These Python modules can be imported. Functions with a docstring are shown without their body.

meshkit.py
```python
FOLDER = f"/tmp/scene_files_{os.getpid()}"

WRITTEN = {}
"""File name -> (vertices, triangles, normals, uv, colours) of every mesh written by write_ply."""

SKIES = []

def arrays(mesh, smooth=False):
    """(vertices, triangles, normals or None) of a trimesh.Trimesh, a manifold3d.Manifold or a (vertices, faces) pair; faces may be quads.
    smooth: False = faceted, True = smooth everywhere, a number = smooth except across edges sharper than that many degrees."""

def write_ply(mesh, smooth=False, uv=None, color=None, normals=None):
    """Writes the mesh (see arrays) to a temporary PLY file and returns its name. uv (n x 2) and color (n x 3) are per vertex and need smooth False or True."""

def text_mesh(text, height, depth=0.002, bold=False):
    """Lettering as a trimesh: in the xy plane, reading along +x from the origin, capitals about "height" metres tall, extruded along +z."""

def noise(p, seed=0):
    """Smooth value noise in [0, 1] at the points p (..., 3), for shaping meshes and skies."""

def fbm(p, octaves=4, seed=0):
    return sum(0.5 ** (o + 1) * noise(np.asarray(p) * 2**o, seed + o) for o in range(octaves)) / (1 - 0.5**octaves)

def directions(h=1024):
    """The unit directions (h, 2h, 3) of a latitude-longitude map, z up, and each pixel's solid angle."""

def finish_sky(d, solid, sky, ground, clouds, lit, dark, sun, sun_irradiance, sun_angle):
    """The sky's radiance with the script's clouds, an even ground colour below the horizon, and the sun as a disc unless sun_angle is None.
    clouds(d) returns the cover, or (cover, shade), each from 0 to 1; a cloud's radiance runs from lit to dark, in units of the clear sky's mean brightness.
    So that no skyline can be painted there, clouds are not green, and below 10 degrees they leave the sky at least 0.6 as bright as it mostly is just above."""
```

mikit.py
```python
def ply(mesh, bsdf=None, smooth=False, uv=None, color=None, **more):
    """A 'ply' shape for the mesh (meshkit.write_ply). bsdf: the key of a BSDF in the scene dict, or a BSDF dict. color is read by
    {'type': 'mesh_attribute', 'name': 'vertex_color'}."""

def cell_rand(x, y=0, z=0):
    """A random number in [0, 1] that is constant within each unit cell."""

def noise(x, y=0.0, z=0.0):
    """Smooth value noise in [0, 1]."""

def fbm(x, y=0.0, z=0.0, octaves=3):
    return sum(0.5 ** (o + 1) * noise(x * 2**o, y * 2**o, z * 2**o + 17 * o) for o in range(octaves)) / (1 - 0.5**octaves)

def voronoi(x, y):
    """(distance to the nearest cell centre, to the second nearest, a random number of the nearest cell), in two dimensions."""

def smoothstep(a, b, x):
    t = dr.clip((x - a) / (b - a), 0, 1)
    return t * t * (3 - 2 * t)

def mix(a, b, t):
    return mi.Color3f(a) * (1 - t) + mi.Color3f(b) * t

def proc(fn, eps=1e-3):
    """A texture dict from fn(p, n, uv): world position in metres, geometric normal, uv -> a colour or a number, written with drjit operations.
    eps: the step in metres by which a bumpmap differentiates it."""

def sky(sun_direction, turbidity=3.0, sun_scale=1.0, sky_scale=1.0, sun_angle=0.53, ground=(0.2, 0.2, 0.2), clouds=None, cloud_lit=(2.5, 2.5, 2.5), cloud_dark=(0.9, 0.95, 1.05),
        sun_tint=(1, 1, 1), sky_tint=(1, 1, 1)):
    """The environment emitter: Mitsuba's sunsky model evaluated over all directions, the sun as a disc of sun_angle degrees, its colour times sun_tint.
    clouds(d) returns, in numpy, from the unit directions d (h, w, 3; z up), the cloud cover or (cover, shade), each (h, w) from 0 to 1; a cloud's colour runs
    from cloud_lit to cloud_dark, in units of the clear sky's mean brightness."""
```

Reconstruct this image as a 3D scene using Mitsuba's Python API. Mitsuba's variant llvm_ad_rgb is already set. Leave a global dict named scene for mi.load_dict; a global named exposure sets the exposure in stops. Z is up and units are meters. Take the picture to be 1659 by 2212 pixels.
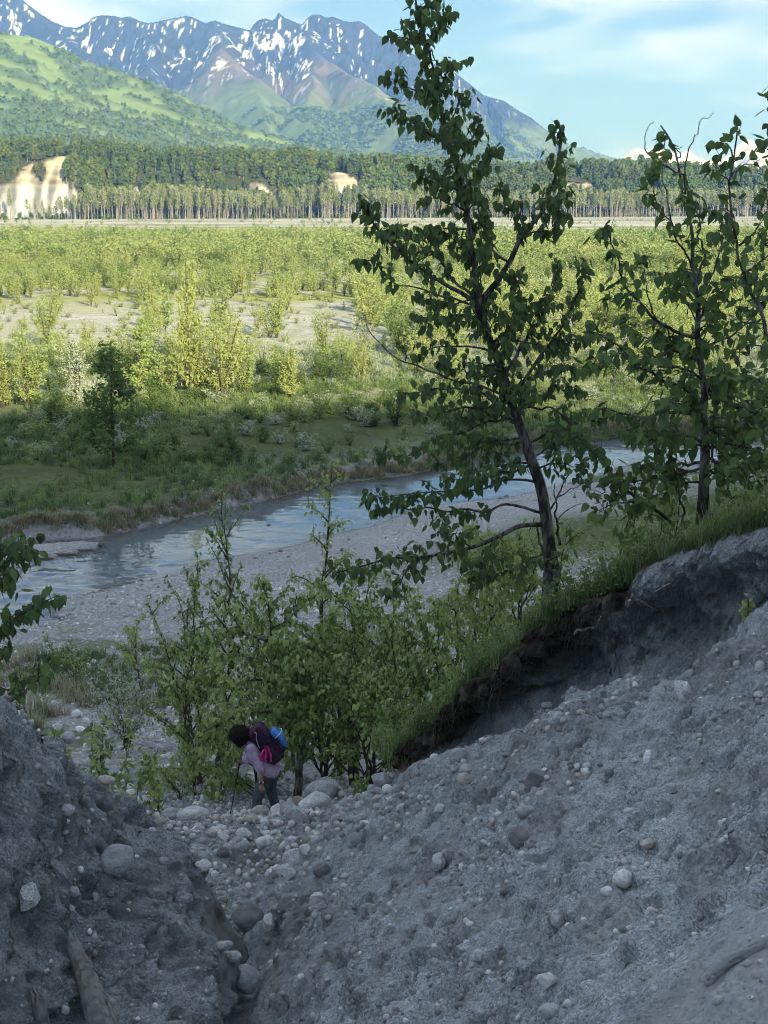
import math
import numpy as np
import drjit as dr
import mitsuba as mi
import trimesh
import shapely
import shapely.geometry as sg
import mikit
import meshkit
from scipy.interpolate import RBFInterpolator, RegularGridInterpolator
from scipy.ndimage import gaussian_filter

T = mi.ScalarTransform4f
scene, labels = {}, {}

# ---------------------------------------------------------------- camera, sky, exposure
CAM = np.array([0.0, 0.0, 12.0])
PITCH = math.radians(12.43)
VFOV = 40.0
scene['camera'] = {
    'type': 'perspective', 'fov': VFOV, 'fov_axis': 'y', 'near_clip': 0.1, 'far_clip': 60000.0,
    'to_world': T().look_at(origin=CAM.tolist(), target=[0, math.cos(PITCH), 12 - math.sin(PITCH)], up=[0, 0, 1]),
    'medium': {'type': 'ref', 'id': 'haze_air'},
}
SUN_EL, SUN_AZ = math.radians(18.0), math.radians(24.0)       # low evening sun behind the camera, to the right
SUN = [math.sin(SUN_AZ) * math.cos(SUN_EL), -math.cos(SUN_AZ) * math.cos(SUN_EL), math.sin(SUN_EL)]


def sst(a, b, x):
    t = np.clip((x - a) / (b - a), 0, 1)
    return t * t * (3 - 2 * t)


def clouds(d):
    az = np.degrees(np.arctan2(d[..., 0], d[..., 1]))
    el = np.degrees(np.arcsin(np.clip(d[..., 2], -1, 1)))
    p = np.stack([az / 7.0, el / 1.9, az * 0 + 3.3], -1)
    w = meshkit.fbm(p * 0.7 + 11, 3, 5) - 0.5
    n = meshkit.fbm(p + w[..., None] * np.array([1.6, 0.8, 0]), 6, 7)
    low = np.exp(-((el - 1.2) / 2.2) ** 2) * np.clip((az - 1) / 8, 0, 1)
    mid = np.exp(-((el - 5.6) / 1.3) ** 2) * np.clip(1.3 - np.abs(az - 8) / 8, 0, 1)
    left = np.exp(-((el - 8.0) / 2.0) ** 2) * np.clip((-az - 1) / 4, 0, 1)
    high = sst(9, 20, el) * 0.09                                 # unseen broken cloud overhead, added to brighten the shaded ground
    cover = np.clip((n - 0.50 + high + 0.20 * np.maximum(np.maximum(low * 1.15, mid * 0.95), left * 1.15)) / 0.22, 0, 1)
    shade = np.clip((meshkit.fbm(p * 1.7 + 40, 4, 9) - 0.45) * 2.2, 0, 1)
    return cover * np.where(el < 12, 0.62, 0.9), shade


scene['sky'] = mikit.sky(SUN, turbidity=2.2, sky_scale=0.68, sky_tint=(0.57, 0.78, 1.25), clouds=clouds, cloud_lit=(5.6, 5.95, 6.3), cloud_dark=(3.5, 4.05, 4.7), sun_scale=1.2, sun_tint=(0.80, 1.0, 1.28))
exposure = 2.78

# ---------------------------------------------------------------- helpers
F = 1106.0 / math.tan(math.radians(VFOV / 2))      # the photograph measured at 1659 x 2212
CP, SP = math.cos(PITCH), math.sin(PITCH)


def ray(qx, qy):
    a, b = (qx - 829.5) / F, (1106.0 - qy) / F
    return np.array([a, CP + b * SP, -SP + b * CP])


def at(qx, qy, y):
    r = ray(qx, qy)
    return CAM + r * (y / r[1])


def on(qx, qy, z):
    r = ray(qx, qy)
    return CAM + r * ((z - CAM[2]) / r[2])


def numbered(name):
    if not any(k == name or k.startswith(name + '__') for k in USED):
        USED.add(name)
        return name
    n = COUNT.get(name, 0) + 1
    COUNT[name] = n
    key = f'{name}_{n:03d}'
    USED.add(key)
    return key


USED, COUNT = set(), {}


def tag(key, label, cat=None, group=None, kind=None):
    d = {'label': label}
    if cat:
        d['category'] = cat
    if group:
        d['group'] = group
    if kind:
        d['kind'] = kind
    labels[key] = d


def struct(name, shape):
    scene[name] = shape
    labels[name] = {'kind': 'structure'}


def part(parent, name, shape, kind=None):
    key = numbered(parent + '__' + name)
    scene[key] = shape
    if kind:
        labels[key] = {'kind': kind}
    return key


def unit(v):
    v = np.asarray(v, float)
    return v / (np.linalg.norm(v, axis=-1, keepdims=True) + 1e-12)


def smooth_line(pts, n):
    """Catmull-Rom through the points (n samples)."""
    pts = np.asarray(pts, float)
    if len(pts) < 3:
        t = np.linspace(0, 1, n)[:, None]
        return pts[0] * (1 - t) + pts[-1] * t
    seg = np.linalg.norm(np.diff(pts[:, :3], axis=0), axis=1)
    s = np.concatenate([[0], np.cumsum(seg)])
    from scipy.interpolate import PchipInterpolator
    return PchipInterpolator(s, pts, axis=0)(np.linspace(0, s[-1], n))


def tube(points, radii, sides=6, cap=True):
    p = np.asarray(points, float)
    r = np.broadcast_to(radii, (len(p),)).astype(float)
    t = unit(np.gradient(p, axis=0))
    a0 = np.cross(t[0], [0, 0, 1.0] if abs(t[0][2]) < 0.9 else [1.0, 0, 0])
    a = np.empty_like(t)
    a[0] = unit(a0)
    for i in range(1, len(p)):
        v = a[i - 1] - t[i] * np.dot(a[i - 1], t[i])
        a[i] = unit(v)
    b = np.cross(t, a)
    ang = np.arange(sides) * 2 * np.pi / sides
    v = p[:, None] + r[:, None, None] * (np.cos(ang)[None, :, None] * a[:, None] + np.sin(ang)[None, :, None] * b[:, None])
    i, j = np.meshgrid(np.arange(len(p) - 1), np.arange(sides), indexing='ij')
    q = np.stack([i * sides + j, i * sides + (j + 1) % sides, (i + 1) * sides + (j + 1) % sides, (i + 1) * sides + j], -1).reshape(-1, 4)
    v = v.reshape(-1, 3)
    f = np.vstack([q[:, [0, 1, 2]], q[:, [0, 2, 3]]])
    if cap:
        m = len(v)
        v = np.vstack([v, p[:1], p[-1:]])
        k = np.arange(sides)
        f = np.vstack([f, np.stack([(k + 1) % sides, k, k * 0 + m], 1), np.stack([m - 1 - sides + 1 + k - 0, m - sides + (k + 1) % sides, k * 0 + m + 1], 1)])
    return v, f


def join(meshes):
    vs, fs, n = [], [], 0
    for v, f in meshes:
        vs.append(v)
        fs.append(np.asarray(f) + n)
        n += len(v)
    return np.vstack(vs), np.vstack(fs)


def frames(pos, d, nrm, size, roll=None):
    """(n,4,4) matrices: local y along d, local z near nrm, uniform size."""
    d = unit(d)
    z = unit(nrm - d * np.sum(nrm * d, -1, keepdims=True))
    x = np.cross(d, z)
    m = np.zeros((len(pos), 4, 4))
    s = np.broadcast_to(np.asarray(size, float).reshape(-1, 1) if np.ndim(size) else size, (len(pos), 1))
    m[:, :3, 0], m[:, :3, 1], m[:, :3, 2] = x * s, d * s, z * s
    m[:, :3, 3], m[:, 3, 3] = pos, 1
    return m


def scatter(mats, v, f):
    vs = (np.einsum('kij,nj->kni', mats[:, :3, :3], v) + mats[:, None, :3, 3]).reshape(-1, 3)
    fs = (f[None] + (np.arange(len(mats)) * len(v))[:, None, None]).reshape(-1, 3)
    return vs, fs


def yaw_mats(pos, yaw, scale, sz=None, tilt=0.0, rng=None):
    n = len(pos)
    c, s = np.cos(yaw), np.sin(yaw)
    sc = np.broadcast_to(scale, (n,))
    zz = sc if sz is None else np.broadcast_to(sz, (n,))
    m = np.zeros((n, 4, 4))
    m[:, 0, 0], m[:, 0, 1], m[:, 1, 0], m[:, 1, 1] = c * sc, -s * sc, s * sc, c * sc
    m[:, 2, 2], m[:, 3, 3] = zz, 1
    m[:, :3, 3] = pos
    return m


def instance(group, m):
    return {'type': 'instance', 'to_world': T(np.ascontiguousarray(m)), 'group': {'type': 'ref', 'id': group}}


# ---------------------------------------------------------------- haze
scene['haze_air'] = {'type': 'homogeneous', 'albedo': {'type': 'rgb', 'value': [0.86, 0.94, 1.0]}, 'sigma_t': {'type': 'rgb', 'value': [2.6e-5, 5.2e-5, 12.5e-5]}}
scene['haze'] = {'type': 'cube', 'to_world': T().translate([0, 7000, 697]).scale([8500, 7800, 703]),
                 'bsdf': {'type': 'null'}, 'interior': {'type': 'ref', 'id': 'haze_air'}}
tag('haze', 'thin blue evening haze over the valley', 'haze', kind='stuff')

# ---------------------------------------------------------------- materials
nz, fb, mx, ss = mikit.noise, mikit.fbm, mikit.mix, mikit.smoothstep


def grain_uv(p, n):
    """Two coordinates along the surface, chosen by which way it faces."""
    ax, ay, az = dr.abs(n.x), dr.abs(n.y), dr.abs(n.z)
    side, front = (ax > ay) & (ax > az * 1.1), (ay >= ax) & (ay > az * 1.1)
    u = dr.select(side, p.y, p.x * 1.12)
    v = dr.select(side | front, p.z * 1.05 + 0.2 * p.x, p.y * 1.08)
    return u, v


def till_color(p, n, uv):
    a = fb(p.x * 1.3, p.y * 1.3, p.z * 1.3, 4)
    b = fb(p.x * 9, p.y * 9, p.z * 9, 3)
    u, v = grain_uv(p, n)
    v1, v2, r1 = mikit.voronoi(u * 36, v * 36)
    w1, w2, r2 = mikit.voronoi(u * 88 + 3, v * 88)
    col = mx((0.165, 0.188, 0.196), (0.305, 0.335, 0.343), ss(0.3, 0.7, a * 0.4 + b * 0.6))
    silt = ss(0.75, 0.35, dr.sqrt(dr.square(p.x + 1.62) + dr.square((p.y - 11.9) * 0.8) + dr.square(p.z - 5.1)) + 0.35 * (a - 0.5))
    sand = ss(1.0, 0.45, dr.sqrt(dr.square(p.x - 1.9) + dr.square(p.y - 5.7)) + 0.3 * (b - 0.5))
    gr = (1 - 0.85 * silt) * (1 - 0.6 * sand)
    col = col * (1 + gr * (0.9 * (r2 - 0.5)))
    col = mx(col, mx((0.13, 0.135, 0.14), (0.50, 0.51, 0.50), r1), gr * 0.75 * ss(0.55, 0.35, v1) * ss(0.62, 0.75, mikit.cell_rand(r1 * 977, 5)))
    col = mx(col, col * 0.78, ss(-0.6, -1.5, p.x) * ss(15.5, 13.5, p.y))      # left rib faces less sky: that shade is put into its colour
    col = mx(col, (0.15, 0.148, 0.142), 0.45 * ss(0.5, 0.66, fb(p.x * 2.3 + 9, p.y * 2.3, p.z * 2.3, 3)))
    col = mx(col, (0.125, 0.12, 0.108), 0.85 * silt)
    return mx(col, (0.28, 0.29, 0.285), 0.7 * sand)


def till_bump(p, n, uv):
    u, v = grain_uv(p, n)
    v1, v2, r1 = mikit.voronoi(u * 36, v * 36)
    return 0.5 * fb(p.x * 22, p.y * 22, p.z * 22, 3) + 0.5 * ss(0.6, 0.1, v1) * r1


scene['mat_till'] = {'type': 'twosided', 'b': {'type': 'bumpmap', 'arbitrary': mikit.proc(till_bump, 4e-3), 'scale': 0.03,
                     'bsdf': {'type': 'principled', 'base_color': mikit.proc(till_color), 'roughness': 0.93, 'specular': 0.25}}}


def plain_color(p, n, uv):
    a = fb(p.x * 0.05, p.y * 0.11, 1.5, 4)
    b = fb(p.x * 0.9, p.y * 0.9, 4.0, 3)
    v1, v2, r = mikit.voronoi(p.x * 7.5, p.y * 7.5)
    w1, w2, r2 = mikit.voronoi(p.x * 1.7, p.y * 1.7)
    gravel = mx((0.25, 0.255, 0.25), (0.40, 0.40, 0.385), b)
    gravel = mx(gravel, mx((0.14, 0.14, 0.14), (0.52, 0.51, 0.48), r), 0.8 * ss(0.5, 0.3, v1) * ss(16, 22, p.y))
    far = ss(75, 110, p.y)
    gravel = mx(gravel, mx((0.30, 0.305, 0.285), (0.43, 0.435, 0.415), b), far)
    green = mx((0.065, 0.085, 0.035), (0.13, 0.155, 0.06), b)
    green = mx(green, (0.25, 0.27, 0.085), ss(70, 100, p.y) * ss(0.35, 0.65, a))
    # how green: banks and meadow bands of the plain, bare gravel bars between
    g = ss(0.40, 0.60, a * 0.6 + b * 0.4 + 0.05)
    bar = ss(100, 112, p.y + 8 * (a - 0.5)) * ss(175, 150, p.y + 20 * (a - 0.5) - 0.15 * p.x)
    g = g * (1 - 0.5 * bar)
    wash = ss(560, 640, p.y + 260 * (fb(p.x * 0.006, p.y * 0.03, 9, 3) - 0.5))
    g = g * (1 - 0.92 * wash)
    band = fb(p.x * 0.011 + 3, p.y * 0.055, 2.0, 4)
    gravel = gravel * (1 - 0.45 * wash * ss(0.48, 0.60, band))
    g = dr.maximum(g, 0.75 * wash * ss(0.54, 0.62, fb(p.x * 0.014, p.y * 0.08, 6.0, 4)))
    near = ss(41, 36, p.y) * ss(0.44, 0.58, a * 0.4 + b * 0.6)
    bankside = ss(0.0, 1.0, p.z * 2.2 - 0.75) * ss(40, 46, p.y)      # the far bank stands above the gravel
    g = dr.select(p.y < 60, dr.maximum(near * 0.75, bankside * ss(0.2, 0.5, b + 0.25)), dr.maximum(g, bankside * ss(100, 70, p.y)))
    soil = ss(0.62, 0.2, n.z)
    col = mx(gravel, green, dr.clip(g, 0, 1) * (1 - soil))
    col = mx(col, (0.16, 0.125, 0.085), soil)
    wet = ss(0.10, 0.0, p.z)
    col = col * (1 - 0.40 * wet)
    return mx(col, (0.24, 0.285, 0.31), ss(-0.02, -0.18, p.z) * ss(30, 38, p.y))


def plain_bump(p, n, uv):
    v1, v2, r = mikit.voronoi(p.x * 7.5, p.y * 7.5)
    return ss(0.55, 0.1, v1) * r + 0.7 * fb(p.x * 3, p.y * 3, 2, 3)


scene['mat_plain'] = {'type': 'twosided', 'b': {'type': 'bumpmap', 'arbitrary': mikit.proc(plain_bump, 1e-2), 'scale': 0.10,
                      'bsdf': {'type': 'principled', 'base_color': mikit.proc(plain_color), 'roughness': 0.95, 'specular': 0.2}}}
VC = {'type': 'mesh_attribute', 'name': 'vertex_color'}
scene['mat_painted'] = {'type': 'twosided', 'b': {'type': 'principled', 'base_color': VC, 'roughness': 0.85, 'specular': 0.25}}


def rock_speck(base, dark, sc, amount):
    def fn(p, n, uv):
        a = fb(p.x * 9, p.y * 9, p.z * 9, 3)
        c = nz(p.x * sc, p.y * sc, p.z * sc)
        return mx(mx(base, [x * 0.72 for x in base], ss(0.35, 0.65, a)), dark, amount * ss(0.55, 0.75, c))
    return fn


def rock_bsdf(name, base, dark, sc=70, amount=0.5, rough=0.8):
    scene[name] = {'type': 'principled', 'base_color': mikit.proc(rock_speck(base, dark, sc, amount)), 'roughness': rough, 'specular': 0.3}


rock_bsdf('mat_rock_pale', (0.66, 0.67, 0.66), (0.30, 0.30, 0.30))
rock_bsdf('mat_rock_grey', (0.42, 0.44, 0.45), (0.18, 0.18, 0.19))
rock_bsdf('mat_rock_dark', (0.22, 0.215, 0.22), (0.10, 0.10, 0.10))
rock_bsdf('mat_rock_tan', (0.48, 0.45, 0.40), (0.22, 0.20, 0.18))
rock_bsdf('mat_rock_granite', (0.58, 0.60, 0.61), (0.14, 0.09, 0.10), 110, 0.75)


def leaf_bsdf(name, col, trans=0.7, rough=0.42, spec=0.5):
    scene[name] = {'type': 'principledthin', 'base_color': {'type': 'rgb', 'value': list(col)}, 'roughness': rough, 'diff_trans': trans, 'eta': 1.3 + 0.4 * spec}


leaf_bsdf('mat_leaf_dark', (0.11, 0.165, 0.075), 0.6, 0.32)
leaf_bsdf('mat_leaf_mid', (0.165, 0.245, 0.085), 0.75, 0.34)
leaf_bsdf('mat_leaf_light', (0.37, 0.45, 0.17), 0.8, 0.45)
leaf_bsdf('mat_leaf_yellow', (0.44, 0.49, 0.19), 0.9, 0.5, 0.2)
leaf_bsdf('mat_leaf_silver', (0.42, 0.47, 0.34), 0.5, 0.6, 0.2)
leaf_bsdf('mat_leaf_forest', (0.12, 0.18, 0.08), 0.5, 0.6, 0.1)
leaf_bsdf('mat_leaf_birch', (0.2, 0.25, 0.085), 0.7, 0.6, 0.1)
leaf_bsdf('mat_leaf_thin', (0.33, 0.37, 0.20), 0.6, 0.6, 0.1)
leaf_bsdf('mat_grass', (0.135, 0.195, 0.085), 0.6, 0.6, 0.1)
leaf_bsdf('mat_weed', (0.26, 0.35, 0.13), 0.6, 0.6, 0.1)
leaf_bsdf('mat_grass_dry', (0.36, 0.33, 0.22), 0.5, 0.7, 0.1)


def bark_fn(light, dark):
    def fn(p, n, uv):
        a = fb(p.x * 30, p.y * 30, p.z * 7, 3)
        b = fb(p.x * 5, p.y * 5, p.z * 3.0, 2)
        return mx(light, dark, ss(0.38, 0.6, a * 0.65 + b * 0.35))
    return fn


def bark_bump(p, n, uv):
    return fb(p.x * 34, p.y * 34, p.z * 11, 3)


def bark_bsdf(name, light, dark, bump=0.05):
    b = {'type': 'principled', 'base_color': mikit.proc(bark_fn(light, dark)), 'roughness': 0.85, 'specular': 0.25}
    scene[name] = {'type': 'twosided', 'b': {'type': 'bumpmap', 'arbitrary': mikit.proc(bark_bump, 3e-3), 'scale': bump, 'bsdf': b} if bump else b}


bark_bsdf('mat_bark', (0.20, 0.19, 0.17), (0.045, 0.040, 0.036), 0.05)
bark_bsdf('mat_twig', (0.12, 0.10, 0.08), (0.06, 0.05, 0.04), 0)
bark_bsdf('mat_bark_pale', (0.40, 0.39, 0.36), (0.20, 0.19, 0.17), 0)
bark_bsdf('mat_driftwood', (0.23, 0.225, 0.21), (0.15, 0.145, 0.13), 0.05)

# ---------------------------------------------------------------- the ground near the camera: a gully cut into the bluff
rng = np.random.default_rng(11)


def slope_plane(x, y):
    return 8.375 + 0.75 * x - 0.2 * y


def on_slope(qx, qy, lift=0.0):
    r = ray(qx, qy)
    t = (8.375 + lift - 12.0) / (r[2] - 0.75 * r[0] + 0.2 * r[1])
    return CAM + r * t


ctrl = []
for q in [(1659, 1400), (1659, 1600), (1659, 1800), (1659, 2000), (1659, 2212), (1400, 1490), (1400, 1650), (1400, 1800), (1400, 2000), (1400, 2212), (1200, 1560),
          (1200, 1800), (1200, 2000), (1200, 2212), (1000, 1640), (1000, 1780), (1000, 1900), (1000, 2050), (1000, 2212), (850, 1730), (850, 1900), (850, 2050), (800, 2212),
          (720, 1800), (700, 1950), (700, 2100), (680, 2212), (640, 1900), (625, 2030), (610, 2140)]:
    ctrl.append(on_slope(*q))
CREST = [(1659, 1362), (1530, 1410), (1400, 1455), (1300, 1497), (1200, 1525), (1100, 1557), (1000, 1600), (900, 1655), (850, 1685)]
CRESTW = np.array([on_slope(*q) for q in CREST])
ctrl += list(CRESTW)
LIP = [(1760, 1095, 12.0), (1649, 1137, 12.3), (1524, 1189, 12.85), (1404, 1233, 13.4), (1295, 1285, 14.0), (1202, 1329, 14.6), (1103, 1433, 15.5), (1025, 1470, 15.9), (968, 1545, 16.3), (905, 1585, 16.7), (848, 1650, 17.2)]
LIPW = np.array([at(*q) for q in LIP])
for k, L in enumerate(LIPW[:-1]):
    c = CRESTW[np.argmin(np.linalg.norm(CRESTW[:, :2] - L[:2], axis=1))]
    u = unit(c[:2] - L[:2])
    bottom = min(L[2] - 1.5, c[2] - 0.9) if 0 < k < 8 else L[2] - 0.75
    ctrl.append([*(L[:2] - u * 1.45), L[2] + 0.03])                   # the turf and the face of the hollow are a mesh of their own
    ctrl.append([*(L[:2] - u * 1.05), bottom])
    ctrl.append([*(L[:2] + u * 0.10), bottom])
    ctrl.append([*(0.35 * L[:2] + 0.65 * c[:2]), bottom + 0.25 * (c[2] - bottom)])
for q in [(1185, 1224, 16.0), (1519, 1106, 14.0), (1380, 1165, 15.0), (1659, 1088, 13.2), (1080, 1330, 16.6), (1000, 1470, 17.0), (900, 1580, 17.6)]:
    ctrl.append(at(*q))
ctrl += [[1.3, 20, 4.4], [3.2, 19.5, 5.6], [3, 26, 1.2], [1, 23.5, 2.1], [0.3, 20.2, 3.2], [6, 18, 7.6], [6, 24, 3.0], [5, 14, 9.4], [0.0, 18.8, 3.6], [2.4, 17.8, 6.9], [4.2, 16.5, 8.0]]
# the stony lip, what lies beyond and the gully floor
for q in [(600, 1762, 19), (430, 1778, 19), (700, 1745, 18.6), (800, 1722, 18), (565, 1757, 20.3), (540, 1900, 17.3), (420, 1850, 17.5), (640, 1850, 17.2), (510, 1975, 15.5),
          (500, 1935, 16.3), (600, 1800, 18.2), (480, 1810, 18.2)]:
    ctrl.append(at(*q))
GULLY = np.array([[-1.50, 9.4, 4.85], [-1.50, 10.8, 4.7], [-1.56, 12.0, 4.5], [-1.68, 13.0, 4.2], [-1.78, 14.0, 3.92], [-1.80, 15.5, 3.62]])
ctrl += GULLY.tolist() + (GULLY + [0.30, 0, 0.06]).tolist() + [[-1.9, 8.6, 5.0], [-2.6, 8.0, 5.2], [-3.6, 7.6, 5.4], [-5.5, 7.8, 5.6], [-2, 23, 1.75], [-2, 27, 1.05], [-4, 24, 1.5], [-1.8, 21.3, 2.35], [-3.2, 21, 2.4]]
# the rib on the left
for q in [(-120, 1420, 9.9), (0, 1540, 10.5), (70, 1598, 11.0), (130, 1650, 11.5), (190, 1690, 12.0), (250, 1720, 12.4), (330, 1780, 12.7), (400, 1850, 12.7), (428, 1890, 12.5),
          (0, 1900, 9.95), (0, 2212, 9.45), (130, 1900, 10.85), (250, 1900, 11.65), (350, 1920, 12.1), (200, 2100, 10.4), (320, 2100, 10.7), (200, 2212, 9.9), (300, 2000, 11.4), (310, 2212, 9.9),
          (120, 1750, 11.15), (0, 1700, 10.2), (230, 1800, 12.0)]:
    ctrl.append(at(*q))
ctrl += [[-3.2, 17, 3.55], [-2.75, 16, 3.75], [-4.2, 14.6, 4.9], [-4, 18, 3.3], [-3.4, 20, 2.6], [-6, 16, 5.0], [-6, 20, 3.0], [-2.2, 14.6, 4.0], [-5, 12.2, 7.0], [-3.6, 13.1, 5.9], [-2.5, 14.2, 4.5], [-1.75, 14.2, 3.95], [-3.0, 14.4, 4.7]]
for qx, qy, y in [(405, 2212, 9.6), (425, 2140, 10.3), (437, 2085, 10.8), (452, 2045, 11.2), (468, 2000, 11.7), (484, 1962, 12.1), (470, 1935, 12.35)]:
    e_ = at(qx, qy, y)                                     # the rib's edge, set back here and pushed out over the gully below
    ctrl.append(e_ + [-0.34, 0, 0])
    ctrl.append([np.interp(y, GULLY[:, 1], GULLY[:, 0]) - 0.10, y, np.interp(y, GULLY[:, 1], GULLY[:, 2]) + 0.12])
# near the camera's feet and off to the sides
ctrl += [[0, 0, 10.4], [0, -1.5, 10.9], [0, 1.2, 9.5], [0, 3, 7.9], [2, 3, 9.2], [2, 0, 10.9], [-2, 3, 7.4], [-4, 4, 8.2], [6, 8, 11.0], [6, 12, 10.2], [6, 3, 11.6], [-6, 3, 9.5], [-6, 9.5, 6.6], [-6, 11, 8.0]]
for x in (-16, -11, 11, 16):
    for y, z in ((-6, 15.5), (0, 12.0), (6, 10.3), (12, 8.2), (18, 5.0), (24, 2.0), (30, 1.0), (36, 0.85)):
        ctrl.append([x, y, z + (1.2 if x > 0 and y < 20 else 0)])
for x in (-5, 0, 5):
    ctrl += [[x, -6, 15.0], [x, 30, 0.95], [x, 36, 0.85]]
ctrl = np.array(ctrl)
rbf = RBFInterpolator(ctrl[:, :2], ctrl[:, 2], kernel='linear', smoothing=0.004)
gx, gy = np.arange(-16, 16.01, 0.08), np.arange(-6, 36.01, 0.08)
GX, GY = np.meshgrid(gx, gy, indexing='ij')
GZ = rbf(np.stack([GX.ravel(), GY.ravel()], 1)).reshape(GX.shape)
GZ = gaussian_filter(GZ, 1.1)
near_z = RegularGridInterpolator((gx, gy), GZ, bounds_error=False, fill_value=None)

# the river, drawn on the level z = 0
far_edge = [(-500, 1215), (-200, 1188), (20, 1172), (200, 1165), (340, 1132), (480, 1100), (600, 1077), (680, 1052), (780, 1038), (880, 1028), (960, 1008), (1060, 985), (1200, 958), (1330, 946), (1450, 942), (1659, 936), (1900, 925), (2400, 905)]
near_edge = [(2400, 960), (1900, 975), (1659, 992), (1450, 1000), (1340, 1008), (1250, 1040), (1100, 1075), (950, 1092), (850, 1120), (800, 1140), (700, 1160), (640, 1180), (520, 1200), (430, 1215), (380, 1242), (250, 1270), (120, 1298), (95, 1310),
             (125, 1342), (60, 1362), (-60, 1385), (-400, 1420)]
spit = [(-400, 1290), (21, 1246), (78, 1232), (90, 1212), (140, 1203), (200, 1190), (236, 1176), (195, 1169), (147, 1171), (38, 1179), (-60, 1190), (-400, 1215)]
river_poly = sg.Polygon([on(*q, 0.0)[:2] for q in far_edge + near_edge]).buffer(0)
river_poly = river_poly.difference(sg.Polygon([on(*q, 0.0)[:2] for q in spit]).buffer(0)).buffer(-0.1).buffer(0.1)
far_line = sg.LineString([on(*q, 0.0)[:2] for q in far_edge])
far_xy = np.array(far_line.coords)


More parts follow.
